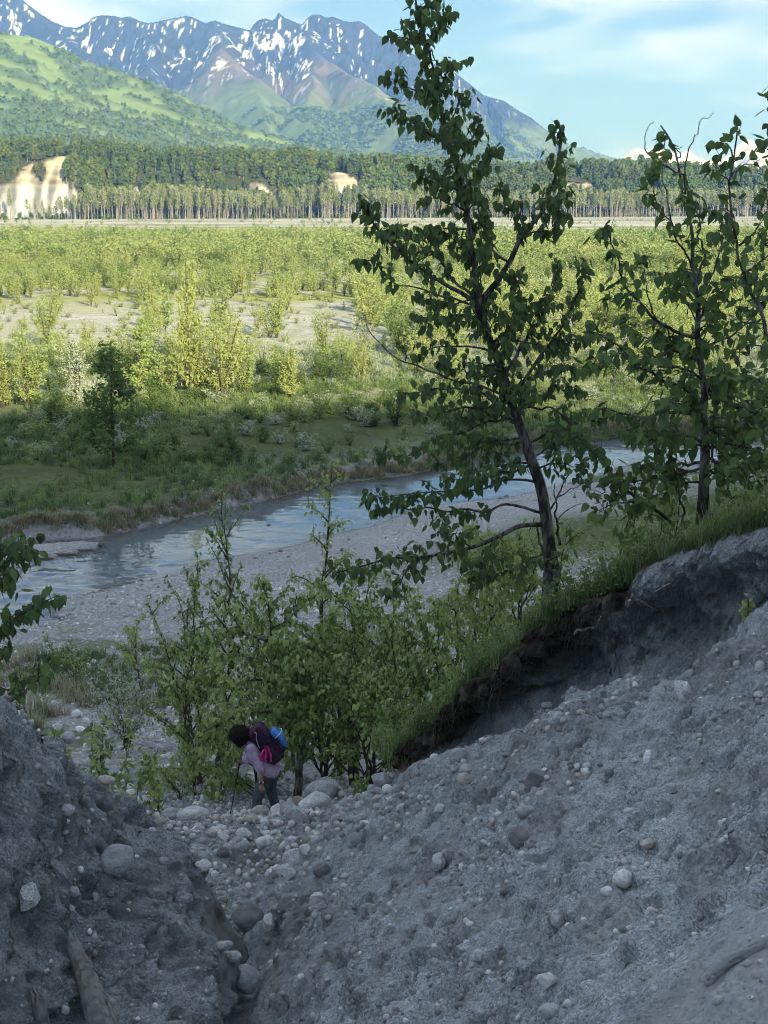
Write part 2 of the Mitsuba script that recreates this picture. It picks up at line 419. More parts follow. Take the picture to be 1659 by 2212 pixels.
def plain_z(x, y):
    x, y = np.asarray(x, float), np.asarray(y, float)
    shp = x.shape
    x, y = x.ravel(), y.ravel()
    z = np.full(x.shape, 1.0)
    near = (y > 20) & (y < 160) & (np.abs(x) < 120)
    px, py = x[near], y[near]
    pts = shapely.points(px, py)
    wob = 0.5 * (meshkit.fbm(np.stack([px * 0.8, py * 0.8, px * 0], -1), 3, 3) - 0.5)
    d = shapely.distance(river_poly, pts)
    inside = shapely.contains_xy(river_poly, px, py)
    din = shapely.distance(river_poly.exterior, pts)
    fy = np.interp(px, far_xy[:, 0], far_xy[:, 1])
    farside = py > fy - 0.3
    d = d + wob
    zn = 0.04 + 0.8 * sst(0, 11, d) + 0.05 * sst(0, 0.5, d)
    zn = np.minimum(zn, 0.85)
    zf = 0.03 + 0.62 * sst(0.15, 0.85, d + 0.4 * wob) + 0.35 * sst(0.5, 9, d)
    zz = np.where(farside, zf, zn)
    zz = np.where(inside, -0.05 - 0.4 * sst(0, 2.5, din), zz)
    z[near] = zz
    und = meshkit.fbm(np.stack([x * 0.09, y * 0.13, x * 0], -1), 3, 21) - 0.5
    z = z + 0.5 * und * np.where(near, np.clip(z / 0.9, 0, 1), 1) * sst(24, 60, y)
    return z.reshape(shp)


def ground_z(x, y):
    x, y = np.asarray(x, float), np.asarray(y, float)
    zn = near_z(np.stack([np.clip(x, -16, 16), np.clip(y, -6, 36)], -1))
    w = np.clip((y - 26) / 6, 0, 1)
    zp = plain_z(x, y)
    z = zn * (1 - w) + zp * w
    # behind the camera the bluff climbs on, out of sight; its top throws the long shade
    back = 15.2 + 0.585 * np.clip(-6 - y, 0, 64) + 0.02 * np.clip(-70 - y, 0, 60)
    return np.where(y < -6, back + (zn - 15.2) * np.clip(1 + (y + 6) / 6, 0, 1), z)


def axis(*spec):
    out = [np.linspace(a, b, n, endpoint=False) for a, b, n in spec]
    return np.concatenate(out + [[spec[-1][1]]])


def grow(a, b, first, rate):
    out, s = [a], first
    while out[-1] < b:
        out.append(out[-1] + s)
        s *= rate
    return np.array(out)


xs_r = grow(4.6, 8200, 0.05, 1.09)[1:]
xs = np.concatenate([-xs_r[::-1], np.linspace(-4.6, 4.6, 431), xs_r])
ys_near = np.concatenate([-grow(-4.5, 180, 0.08, 1.07)[::-1], np.linspace(4.5, 9, 190, endpoint=False)[1:], np.linspace(9, 14, 230, endpoint=False), np.linspace(14, 21, 240, endpoint=False), np.linspace(21, 25.5, 80)])
ys_far = np.concatenate([np.linspace(25.5, 75, 420, endpoint=False), np.linspace(75, 140, 150, endpoint=False), grow(140, 1400, 0.6, 1.03)])


def sheet(xs, ys, zfn):
    X, Y = np.meshgrid(xs, ys, indexing='xy')
    v = np.stack([X, Y, zfn(X, Y)], -1)
    ny, nx = X.shape
    i = np.arange(ny - 1)[:, None] * nx + np.arange(nx - 1)[None]
    f = np.concatenate([np.stack([i, i + 1, i + nx + 1], -1).reshape(-1, 3), np.stack([i, i + nx + 1, i + nx], -1).reshape(-1, 3)])
    return v, f


def sheet_normals(v):
    du, dv = np.gradient(v, axis=1), np.gradient(v, axis=0)
    return unit(np.cross(du, dv))


V, till_f = sheet(xs, ys_near, ground_z)
N = sheet_normals(V)
P = V.reshape(-1, 3)
inview = (np.abs(P[:, 0]) < 8) & (P[:, 1] > 3) & (P[:, 1] < 25.6)
m = np.where(inview, np.clip((25.4 - P[:, 1]) / 3.0, 0, 1), 0) * np.clip((8 - np.abs(P[:, 0])) / 2, 0, 1)
act = m > 0
Q = P[act]
steep = np.clip((0.9 - N.reshape(-1, 3)[act][:, 2]) / 0.3, 0, 1)
big = meshkit.fbm(Q * 1.1, 3, 1) - 0.5
clod = meshkit.fbm(Q * 3.4 + 7, 4, 2)
rid = 1 - np.abs(2 * meshkit.fbm(Q * np.array([2.2, 2.2, 2.2]) + 3, 3, 6) - 1)
fine = meshkit.fbm(Q * 11, 3, 4) - 0.5
from scipy.spatial import cKDTree
rl = np.random.default_rng(12)


def lumps(count, r):
    """Rounded lumps and hollows: clods and half-bared stones, each with its own height."""
    seeds = Q[rl.choice(len(Q), count, replace=False, p=lw)]
    d, k = cKDTree(seeds).query(Q, distance_upper_bound=r * 3)
    k = np.minimum(k, count - 1)
    hgt = rl.random(count) ** 2 * 1.4 - 0.25
    rad = r * rl.uniform(0.5, 1.3, count)
    t = np.clip(d / rad[k], 0, 1)
    return np.sqrt(np.clip(1 - t * t, 0, 1)) * hgt[k] * rad[k]


lw = 1.0 / (40 + (Q[:, 1] - 9) ** 2)
lw /= lw.sum()
stones_ = lumps(2600, 0.085) * 0.75 + lumps(15000, 0.036) * 0.8
tiny = meshkit.noise(Q * 31, 8) - 0.5
silt = sst(0.85, 0.45, np.linalg.norm((Q - [-1.62, 11.9, 5.1]) * [1, 0.8, 1], axis=1))
pit = sst(0.60, 0.70, meshkit.fbm(Q * 4.6 + 31, 3, 12))
sand = sst(1.3, 0.6, np.hypot(Q[:, 0] - 1.9, Q[:, 1] - 5.7))
rough = (1 - 0.7 * silt) * (1 - 0.8 * sand)
amp = 0.34 * big + rough * (0.15 * (clod - 0.5) + 0.03 * (rid - 0.7) + 0.10 * fine + 0.034 * tiny - 0.11 * pit + stones_ - 0.045 * sst(0.54, 0.64, meshkit.fbm(Q * 7.5 + 3, 2, 16)) * sst(-0.9, -1.5, Q[:, 0]) * sst(14, 12.5, Q[:, 1])) + silt * 0.10 * (meshkit.fbm(Q * 2.3 + 50, 3, 14) - 0.5)
P = P.copy()
P[act] += N.reshape(-1, 3)[act] * (amp * m[act])[:, None]
# the rib's nose bulges over the gully
gfx, gfz = np.interp(P[:, 1], GULLY[:, 1], GULLY[:, 0]), np.interp(P[:, 1], GULLY[:, 1], GULLY[:, 2])
nose = sst(9.2, 9.8, P[:, 1]) * sst(13.1, 12.0, P[:, 1]) * sst(0.12, 0.50, P[:, 2] - gfz) * sst(-1.6, -0.35, P[:, 0] - gfx) * (P[:, 0] < gfx + 0.02)
P[:, 0] += 0.40 * nose * (0.8 + 0.5 * meshkit.fbm(P * 2.0, 2, 15))
till_v = P
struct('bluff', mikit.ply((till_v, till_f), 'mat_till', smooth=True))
_tv = till_v.reshape(V.shape)
till_n = sheet_normals(_tv).reshape(-1, 3)
_cols, _rows = (xs > -8) & (xs < 8), (ys_near > 3)
from scipy.spatial import cKDTree
till_idx = np.flatnonzero(act & (P[:, 1] < 25))
till_tree = cKDTree(till_v[till_idx][:, :2])


def surf(x, y):
    """Displaced ground height (and normal) near x, y."""
    k = till_idx[till_tree.query([x, y])[1]]
    return till_v[k][2], till_n[k]


def gz(x, y):
    x, y = np.atleast_1d(np.asarray(x, float)), np.atleast_1d(np.asarray(y, float))
    z = ground_z(x, y)
    nearm = (y < 25) & (y > 3) & (np.abs(x) < 8)
    if nearm.any():
        k = till_idx[till_tree.query(np.stack([x[nearm], y[nearm]], 1))[1]]
        z[nearm] = till_v[k][:, 2]
    return z


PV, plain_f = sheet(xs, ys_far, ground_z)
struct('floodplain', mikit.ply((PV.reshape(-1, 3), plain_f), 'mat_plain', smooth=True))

# water: a rippled sheet over the channel, its edges under the banks
wx, wy = np.arange(-24, 44, 0.16), np.arange(33, 86, 0.13)


def ripple(X, Y):
    p = np.stack([X * 1.1 + 0.5 * Y, Y * 1.6, X * 0], -1)
    q = np.stack([X * 3.0 + 1.2 * Y, Y * 4.2, X * 0 + 5], -1)
    calm = meshkit.fbm(np.stack([X * 0.16, Y * 0.22, X * 0 + 2], -1), 2, 31)
    k = 0.45 + 1.1 * sst(0.40, 0.62, calm)
    u = np.stack([X * 6.5 + 2 * Y, Y * 7.5, X * 0 + 8], -1)
    return 0.004 + k * (0.010 * (meshkit.noise(u, 37) - 0.5) + 0.030 * (meshkit.fbm(p, 2, 33) - 0.5) + 0.020 * (meshkit.fbm(q, 2, 35) - 0.5))


WV, water_f = sheet(wx, wy, ripple)
W = WV.reshape(-1, 3)
cen = W[water_f].mean(1)
keep = shapely.distance(river_poly, shapely.points(cen[:, 0], cen[:, 1])) < 1.2
water_f = water_f[keep]
used, inv = np.unique(water_f, return_inverse=True)
scene['mat_water'] = {'type': 'dielectric', 'int_ior': 1.33, 'ext_ior': 1.0}
struct('river', mikit.ply((W[used], inv.reshape(-1, 3)), 'mat_water', smooth=True))

# ---------------------------------------------------------------- far away: mountains, hills, the wooded bluff across the valley
def polyline_field(px, py, line):
    """Distance to the polyline, the height on it at the nearest point, arc length and side (+ = beyond it)."""
    best = np.full(px.shape, 1e18)
    hh, ssum = np.zeros(px.shape), np.zeros(px.shape)
    acc = 0.0
    for a, b in zip(line[:-1], line[1:]):
        d = b[:2] - a[:2]
        L2 = d @ d + 1e-9
        t = np.clip(((px - a[0]) * d[0] + (py - a[1]) * d[1]) / L2, 0, 1)
        q = (px - a[0] - t * d[0]) ** 2 + (py - a[1] - t * d[1]) ** 2
        m = q < best
        best = np.where(m, q, best)
        hh = np.where(m, a[2] + t * (b[2] - a[2]), hh)
        ssum = np.where(m, acc + t * math.sqrt(L2), ssum)
        acc += math.sqrt(L2)
    return np.sqrt(best), hh, ssum


def skyline(pts, y):
    return np.array([at(qx, qy, y if np.isscalar(y) else y[i]) for i, (qx, qy) in enumerate(pts)])


def clump_leaves(centres, sizes, r, up=0.3):
    """Rough leaf-clump faces (triangles pairs) at the centres."""
    n = len(centres)
    d = unit(r.normal(size=(n, 3)))
    nn = unit(r.normal(size=(n, 3)) + [0, 0, up])
    m = frames(centres, d, nn, sizes)
    v = np.array([[-0.42, 0.0, 0], [0.0, -0.5, 0.12], [0.42, 0.05, 0], [0.0, 0.55, 0.10]])
    f = np.array([[0, 1, 2], [0, 2, 3]])
    return scatter(m, v, f)


main = [(-260, -120), (-150, -85), (-60, -50), (20, -28), (50, 0), (80, 25), (110, 45), (140, 58), (165, 61), (190, 48), (200, 38), (220, 33), (245, 34), (260, 38), (280, 36), (300, 45), (320, 50), (345, 45), (370, 40), (400, 34), (415, 36),
        (430, 43), (445, 51), (455, 46), (465, 44), (480, 50), (500, 55), (520, 60), (540, 66), (546, 55), (556, 45), (566, 41), (576, 40), (587, 44), (595, 39), (601, 26), (607, 31), (615, 38), (630, 45), (650, 53), (656, 49), (661, 40), (675, 32), (690, 31),
        (705, 38), (720, 36), (740, 45), (760, 48), (775, 46), (790, 53), (805, 66), (820, 78), (835, 83), (850, 92), (880, 112), (930, 135), (972, 150), (1000, 170), (1044, 205), (1089, 218), (1119, 238), (1149, 255), (1174, 275), (1214, 305), (1244, 328), (1262, 348), (1300, 385), (1400, 430)]
R0 = skyline(main, 6800.0)
SPURS = [([(470, 62), (478, 92), (520, 160), (560, 240), (590, 300), (600, 330)], [6700, 6150, 5600, 4900, 4300, 3800]),
         ([(300, 62), (330, 110), (330, 160), (310, 230)], [6700, 6200, 5800, 5000]),
         ([(690, 60), (690, 128), (740, 155), (800, 182), (850, 215), (930, 262), (1010, 295), (1095, 326)], [6700, 6000, 5700, 5300, 5000, 4600, 4300, 4000]),
         ([(690, 128), (660, 190), (650, 250), (660, 320)], [6000, 5400, 4700, 4000]),
         ([(80, 40), (150, 110), (220, 150), (300, 190)], [6600, 6100, 5500, 4800]),
         ([(880, 130), (950, 210), (1020, 280)], [6600, 6100, 5600]), ([(1044, 205), (1100, 280), (1140, 326)], [6800, 6300, 5900])]
mxs, mys = np.arange(-2150, 1500, 5.5), np.concatenate([np.arange(3700, 5600, 13.0), np.arange(5600, 6880, 8.0), np.arange(6880, 7300, 40), np.arange(7300, 8400, 120)])
MX, MY = np.meshgrid(mxs, mys, indexing='xy')
mp = np.stack([MX, MY, MX * 0], -1)
warp = (meshkit.fbm(mp / 420.0, 4, 41) - 0.5) * 260
d0, h0, s0 = polyline_field(MX, MY, R0)
frontal = MY < 6800
zz = h0 * np.exp(-d0 / 1750.0) - 0.10 * d0
gul = 1 - np.abs(2 * meshkit.fbm(np.stack([(s0 + warp) / 210.0, d0 / 1500.0, d0 * 0], -1), 3, 42) - 1)
carve = gul
for k, (pts, ys_) in enumerate(SPURS):
    R = skyline(pts, ys_)
    d, h, s = polyline_field(MX + warp * 0.8, MY + warp * 0.5, R)
    z1 = h - 0.58 * d + 0.00012 * d * d
    z1 = np.where(d > 2200, -1e3, z1)
    g1 = 1 - np.abs(2 * meshkit.fbm(np.stack([(s + 3000 * k + warp) / 150.0, d / 1300.0, d * 0 + k], -1), 3, 43) - 1)
    carve = np.where(z1 > zz, g1, carve)
    dmin = np.where(z1 > zz, d, d0)
    d0 = dmin
    zz = np.maximum(zz, z1)
ridge_fade = sst(0, 220, d0)
crag = meshkit.fbm(mp / 55.0, 4, 44) - 0.5
rib2 = 1 - np.abs(2 * meshkit.fbm(mp / np.array([70.0, 170.0, 1]) + warp[..., None] * 0.01, 4, 50) - 1)
zz = zz - 95 * (sst(0.55, 1.0, carve)) * ridge_fade * np.clip(zz / 500, 0.15, 1) + crag * 60 * np.clip(zz / 600, 0.3, 1) * (0.12 + 0.88 * ridge_fade) - 110 * (rib2 - 0.6) * (0.35 + 0.65 * sst(250, 600, zz)) * sst(0, 160, d0) * np.clip(zz / 200, 0, 1)
zz = np.maximum(zz, 20 + 30 * (meshkit.fbm(mp / 300.0, 3, 46) - 0.5))
mv = np.stack([MX, MY, zz], -1)
mn = sheet_normals(mv)
ny_, nx_ = MX.shape
ii = np.arange(ny_ - 1)[:, None] * nx_ + np.arange(nx_ - 1)[None]
mf = np.concatenate([np.stack([ii, ii + 1, ii + nx_ + 1], -1).reshape(-1, 3), np.stack([ii, ii + nx_ + 1, ii + nx_], -1).reshape(-1, 3)])
n1 = meshkit.fbm(mp / 160.0, 4, 47)
n2 = meshkit.fbm(mp / 40.0, 3, 48)
rock = np.array([0.022, 0.030, 0.058]) * (0.55 + 0.9 * n2[..., None])  # cloud shade over the range is put into this dark blue
brown = np.array([0.20, 0.165, 0.135]) * (0.8 + 0.4 * n2[..., None])
green = np.array([0.10, 0.15, 0.06]) * (0.5 + 0.5 * n2[..., None] + 0.5 * meshkit.fbm(mp / 26.0, 4, 67)[..., None])
tb = (sst(0.35, 0.60, n1 + 0.1) * sst(6250, 5800, MY) * sst(-820, -620, MX) * sst(250, 0, MX) * 0.6)[..., None]
col = rock * (1 - tb) + brown * tb
gr = sst(500, 330, zz + 260 * (n1 - 0.5) + 0.05 * (MY - 5200))[..., None]
col = col * (1 - gr) + green * gr
# snow lies in the gullies, high up more than low down
def streak(sc, dl, seed, k):
    return 1 - np.abs(2 * meshkit.fbm(np.stack([(s0 + k * warp) / sc, d0 / dl + 7, d0 * 0], -1), 3, seed) - 1)


gul2 = streak(27.0, 900.0, 49, 0.45)
gul3 = streak(52.0, 1400.0, 57, 0.8)
f4 = meshkit.fbm(mp / 17.0, 3, 60)
alt = sst(330, 600, zz + 220 * (n1 - 0.5))
w1 = meshkit.fbm(mp / 330.0 + 9, 3, 58)
snow = sst(0.985, 1.005, gul2 + 0.22 * (f4 - 0.5) + 0.30 * (w1 - 0.5) + 0.10 * (n2 - 0.5))
snow = np.maximum(snow, sst(1.02, 1.035, gul3 + 0.22 * (f4 - 0.5) + 0.42 * (n1 - 0.55)))
snow = np.maximum(snow, sst(0.985, 1.0, carve + 0.16 * (f4 - 0.5) + 0.10 * (n2 - 0.5)) * sst(0.46, 0.52, meshkit.fbm(mp / 260.0 + 3, 2, 59)))
snow = np.maximum(snow, sst(0.76, 0.78, w1 + 0.35 * (f4 - 0.5)) * sst(620, 700, zz))
snow = snow * alt * sst(4, 30, d0)
snow = snow * sst(1300, 500, MX)
col = col * (1 - snow[..., None]) + np.array([0.62, 0.66, 0.73]) * snow[..., None]
lowm = np.flatnonzero(((zz < 330) & (zz > 60) & (MX > -0.31 * MY) & (MX < 0.2 * MY) & (MY < 6300) & (n1 > 0.46)).ravel())
rm = np.random.default_rng(9)
lowm = rm.choice(lowm, min(6500, len(lowm)), replace=False)
mp_ = mv.reshape(-1, 3)[lowm] - [0, 0, 2]
sc_c = [clump_leaves(np.stack([rm.normal(0, 0.3, 8), rm.normal(0, 0.3, 8), rm.uniform(0.2, 1.0, 8)], 1), rm.uniform(0.5, 0.9, 8), rm) for _ in range(3)]
mh = rm.uniform(7, 16, len(lowm))
mmm = yaw_mats(mp_, rm.random(len(lowm)) * 6.28, mh * rm.uniform(1.0, 2.0, len(lowm)), mh)
scene['mountain_scrub'] = mikit.ply(join([scatter(mmm[k::3], *sc_c[k]) for k in range(3)]), 'mat_leaf_mid')
tag('mountain_scrub', 'scrub on the green lower slopes of the mountains', 'scrub', kind='stuff')
struct('mountains', mikit.ply((mv.reshape(-1, 3), mf), 'mat_painted', smooth=True, color=col.reshape(-1, 3)))

# snow peaks at the end of the valley, low on the right
Y3 = 13000.0
SN = skyline([(1330, 352), (1360, 330), (1378, 318), (1395, 326), (1420, 312), (1445, 328), (1470, 332), (1490, 322), (1510, 342), (1540, 348), (1570, 340), (1590, 318), (1606, 304), (1622, 300), (1640, 310), (1665, 328), (1700, 318), (1760, 345)], Y3)
sx, sy = np.arange(1700, 4700, 28.0), np.arange(11600, 13900, 40.0)
SX, SY = np.meshgrid(sx, sy, indexing='xy')
sp = np.stack([SX, SY, SX * 0], -1)
d, h, s = polyline_field(SX, SY, SN)
gs = 1 - np.abs(2 * meshkit.fbm(np.stack([s / 330.0, d / 1500.0, d * 0], -1), 4, 51) - 1)
sz = h - 0.42 * d - 130 * gs * sst(0, 300, d) + 60 * (meshkit.fbm(sp / 110.0, 4, 52) - 0.5) * sst(0, 200, d)
sv, sf = sheet(sx, sy, lambda X, Y: np.maximum(sz, -3))
bare = (sst(0.52, 0.75, meshkit.fbm(sp / 150.0, 4, 53)) * 0.8)[..., None]
scol = np.array([0.85, 0.86, 0.88]) * (1 - bare) + np.array([0.16, 0.17, 0.20]) * bare
struct('snow_peaks', mikit.ply((sv.reshape(-1, 3), sf), 'mat_painted', smooth=True, color=scol.reshape(-1, 3)))

# the green foothill on the left
HL = skyline([(-420, 75), (-200, 70), (0, 78), (30, 80), (70, 86), (110, 101), (150, 125), (200, 146), (250, 161), (300, 179), (350, 197), (400, 218), (450, 246), (500, 270), (550, 290), (600, 306), (640, 318), (700, 330), (800, 345)], 3100.0)
hx, hy = np.arange(-1500, 400, 6.5), np.concatenate([np.arange(1350, 3150, 6.5), np.arange(3150, 4000, 40)])
HX, HY = np.meshgrid(hx, hy, indexing='xy')
hp = np.stack([HX, HY, HX * 0], -1)
hw = (meshkit.fbm(hp / 260.0, 3, 61) - 0.5) * 120
d, h, s = polyline_field(HX + 0.4 * hw, HY, HL)
hg = 1 - np.abs(2 * meshkit.fbm(np.stack([(s + hw) / 260.0, d / 1500.0, d * 0], -1), 3, 62) - 1)
hz = np.maximum(h, 0) * np.clip(1 - d / 1650.0, 0, 1) ** 1.25 - 26 * hg * sst(0, 400, d) * np.clip(h / 250, 0, 1)
h1, h2 = meshkit.fbm(hp / 120.0, 4, 63), meshkit.fbm(hp / 24.0, 3, 64)
h3 = meshkit.fbm(hp / np.array([60.0, 45.0, 1]), 5, 66)
wood = sst(0.50, 0.56, 0.25 * h1 + 0.2 * h2 + 0.55 * h3 + 0.10 * (hg - 0.5) + 0.06 * sst(260, 60, hz))
hz = hz + wood * 7 * (0.4 + meshkit.noise(hp / 9.0, 65)) + 4
hz = np.where(hz > 4, hz, -3)
meadow = np.array([0.17, 0.25, 0.085]) * (0.55 + 0.45 * h2[..., None] + 0.45 * h3[..., None])
woods = np.array([0.075, 0.125, 0.05]) * (0.7 + 0.6 * h2[..., None])
bald = (sst(0.52, 0.68, h1) * sst(250, 330, hz))[..., None]
hc = meadow * (1 - wood[..., None]) + woods * wood[..., None]
hc = hc * (1 - 0.6 * bald) + np.array([0.20, 0.17, 0.10]) * 0.6 * bald
hv, hf = sheet(hx, hy, lambda X, Y: hz)
rh = np.random.default_rng(8)
hm_ = []
for k in range(3):
    c_ = np.stack([rh.normal(0, 0.22, 12), rh.normal(0, 0.22, 12), rh.uniform(0.15, 1.0, 12)], 1)
    hm_.append(clump_leaves(c_ * [1, 1, 1], rh.uniform(0.4, 0.75, 12), rh))
nz_ = (hp[..., 2] * 0 + wood) > 0.35
ci_ = np.flatnonzero((nz_ & (HX > -0.32 * HY) & (HX < 0.10 * HY) & (hz > 6) & (HY < 3090)).ravel())
ci_ = rh.choice(ci_, min(5200, len(ci_)), replace=False)
tp = np.stack([HX.ravel()[ci_] + rh.uniform(-3, 3, len(ci_)), HY.ravel()[ci_] + rh.uniform(-3, 3, len(ci_)), hz.ravel()[ci_] - 1.5], 1)
thh = rh.uniform(5, 11, len(ci_))
tmm = yaw_mats(tp, rh.random(len(ci_)) * 6.28, thh * rh.uniform(0.8, 1.3, len(ci_)), thh)
scene['foothill_woods'] = mikit.ply(join([scatter(tmm[k::3], *hm_[k]) for k in range(3)]), 'mat_leaf_mid')
tag('foothill_woods', 'dark woods and scrub scattered over the green foothill', 'woods', kind='stuff')
struct('foothill', mikit.ply((hv.reshape(-1, 3), hf), 'mat_painted', smooth=True, color=hc.reshape(-1, 3)))


# the wooded bluff: its foot runs from left (nearer) to right (farther)
def foot_y(x):
    return 935 + np.clip(np.asarray(x) + 250, -200, 900) * 0.42


def slide(poly):
    """A bare patch on the bluff's face as a polygon in (x, height)."""
    return sg.Polygon([(lambda p: (p[0], p[2]))(at(qx, qy, float(foot_y((qx - 829.5) / F * 980) + 15))) for qx, qy in poly])


SLIDES = [slide(p) for p in (
    [(-120, 480), (-120, 420), (0, 400), (35, 360), (48, 348), (60, 385), (75, 392), (90, 384), (82, 352), (88, 345), (100, 347), (112, 328), (132, 335), (132, 362), (124, 385), (140, 400), (152, 412), (166, 424), (176, 445), (180, 480)],
    [(712, 418), (716, 400), (714, 372), (735, 358), (748, 372), (765, 388), (785, 404), (795, 420)], [(530, 405), (535, 392), (555, 392), (575, 404), (600, 410), (560, 416)],
    [(313, 350), (318, 335), (322, 350), (336, 366), (338, 378), (322, 366)], [(290, 420), (296, 390), (304, 404), (302, 420)], [(411, 360), (414, 349), (424, 350), (420, 364)],
    [(1220, 404), (1226, 384), (1240, 396), (1265, 400), (1292, 396), (1296, 406), (1240, 410)], [(1415, 402), (1420, 385), (1432, 392), (1440, 404)])]
bx = np.arange(-520, 620, 1.6)
bt = np.concatenate([np.linspace(-6, 0, 4, endpoint=False), np.linspace(0, 46, 40, endpoint=False), grow(46, 420, 3, 1.25)])
BX, BT = np.meshgrid(bx, bt, indexing='xy')


def bluff_z(x, t):
    top = np.interp(np.asarray(x), [-330, -200, -60, 120, 420], [41, 40, 34, 29, 27]) + 5 * (meshkit.fbm(np.stack([np.asarray(x) * 0.012, np.asarray(x) * 0, np.asarray(x) * 0], -1), 3, 71) - 0.5) * 2
    return 0.5 + top * sst(-2, 46, t) + 0.016 * np.clip(t - 46, 0, 400)


BZ = bluff_z(BX, BT)
BYY = foot_y(BX) + BT


def bare_dist(x, z):
    """Distance to the nearest bare slide, its edge roughened."""
    x, z = np.asarray(x, float), np.asarray(z, float)
    xx = x + 7 * (meshkit.fbm(np.stack([x * 0.16, z * 0.16, x * 0], -1), 4, 72) - 0.5) * 2
    zz_ = z + 6 * (meshkit.fbm(np.stack([x * 0.2, z * 0.1, x * 0 + 7], -1), 4, 75) - 0.5)
    return np.min([shapely.distance(s_, shapely.points(xx, zz_)) for s_ in SLIDES], axis=0)


bare_m = sst(1.2, 0.0, bare_dist(BX.ravel(), BZ.ravel()).reshape(BX.shape)) * (BT < 60)
gull = 1 - np.abs(2 * meshkit.fbm(np.stack([BX / 9.0, BZ / 60.0, BX * 0], -1), 3, 73) - 1)
BYY = BYY + bare_m * (5.0 * gull + 2.0 * meshkit.fbm(np.stack([BX / 3.0, BZ / 8.0, BX * 0], -1), 3, 76))
lay = meshkit.fbm(np.stack([BX / 60.0, BZ / 1.6, BX * 0], -1), 3, 74)
vst = meshkit.fbm(np.stack([BX / 4.0, BZ / 22.0, BX * 0], -1), 4, 81)
pale = np.array([0.36, 0.375, 0.375]) * (0.30 + 0.25 * lay[..., None] + 0.85 * sst(0.35, 0.65, vst)[..., None])
tan_ = np.array([0.37, 0.345, 0.285]) * (0.30 + 0.35 * sst(0.3, 0.7, lay)[..., None] + 0.7 * sst(0.35, 0.65, vst)[..., None])
tm = sst(21, 25, BZ + 3 * (lay - 0.5))[..., None]
bcol = np.array([0.05, 0.06, 0.03]) * (1 - bare_m[..., None]) + (pale * (1 - tm) + tan_ * tm) * bare_m[..., None]
bv = np.stack([BX, BYY, BZ], -1)
_, bf = sheet(bx, bt, lambda X, Y: X * 0)
struct('valley_bluff', mikit.ply((bv.reshape(-1, 3), bf), 'mat_painted', smooth=True, color=bcol.reshape(-1, 3)))


def forest_tree(r, kind):
    """Unit-height prototype: trunk and a crown of many leaf clumps."""
    if kind == 'spruce':
        z = 1 - r.random(170) ** 0.6 * 0.9
        rad = 0.17 * (1.02 - z) / 0.9 * (0.55 + 0.6 * r.random(170))
    else:
        z = 0.30 + 0.70 * r.random(190)
        t = (z - 0.30) / 0.70
        rad = 0.20 * np.sqrt(np.clip(1 - (2 * t - 0.85) ** 2 / 1.35, 0.02, 1)) * np.sqrt(r.random(190)) * 1.05
    a = r.random(len(z)) * 2 * np.pi
    c = np.stack([rad * np.cos(a), rad * np.sin(a), z], 1)
    leaf = clump_leaves(c, 0.10 + 0.07 * r.random(len(z)), r)
    trunk = tube([[0, 0, 0], [0.005, 0, 0.5], [0, 0, 0.97]], [0.013, 0.009, 0.002], 4, False)
    return leaf, trunk


rf = np.random.default_rng(5)
FOREST = []
for k, (kind, mat) in enumerate([('spruce', 'mat_leaf_forest'), ('birch', 'mat_leaf_birch'), ('birch', 'mat_leaf_mid'), ('spruce', 'mat_leaf_forest'), ('birch', 'mat_leaf_forest')]):
    leaf, trunk = forest_tree(rf, kind)
    scene[f'forest_tree_model_{k}'] = {'type': 'shapegroup', 'crown': mikit.ply(leaf, mat), 'trunk': mikit.ply(trunk, 'mat_bark_pale')}
    FOREST.append(f'forest_tree_model_{k}')
n = 6500
fx = rf.uniform(-500, 560, n)
ft = np.where(rf.random(n) < 0.62, rf.uniform(-1, 52, n), 46 + 170 * rf.random(n) ** 1.8)
keepx = np.abs(fx) < (foot_y(fx) + ft) * 0.30
fx, ft = fx[keepx], ft[keepx]
fz = bluff_z(fx, ft)
inside = bare_dist(fx, fz) < 1.0
ok = ~(inside & (ft < 60))
fx, ft, fz = fx[ok], ft[ok], fz[ok]
over = np.min([bare_dist(fx, fz + q_) for q_ in (3.5, 6.5, 9.5)], axis=0) < 0.1
fh = rf.uniform(7, 16.5, len(fx)) * np.where(ft > 40, 0.85, 1.0) * (0.75 + 0.5 * meshkit.fbm(np.stack([fx * 0.03, ft * 0.05, fx * 0], -1), 2, 77))
fh = np.where(over, fh * 0.33, fh)
fm = yaw_mats(np.stack([fx, foot_y(fx) + ft, fz - 0.3], 1), rf.random(len(fx)) * 6.28, fh * rf.uniform(1.0, 1.35, len(fx)), fh)
mixn = meshkit.fbm(np.stack([fx * 0.02, ft * 0.04, fx * 0], -1), 3, 78) + rf.normal(0, 0.12, len(fx))
for i in range(len(fx)):
    k = [0, 3, 4, 1, 2][int(np.clip((mixn[i] - 0.28) / 0.44 * 5, 0, 4))]
    scene[f'bluff_forest__{i + 1:03d}'] = instance(FOREST[k], fm[i])
tag('bluff_forest', 'dense mixed forest of spruce and birch covering the far bluff', 'forest', kind='stuff')

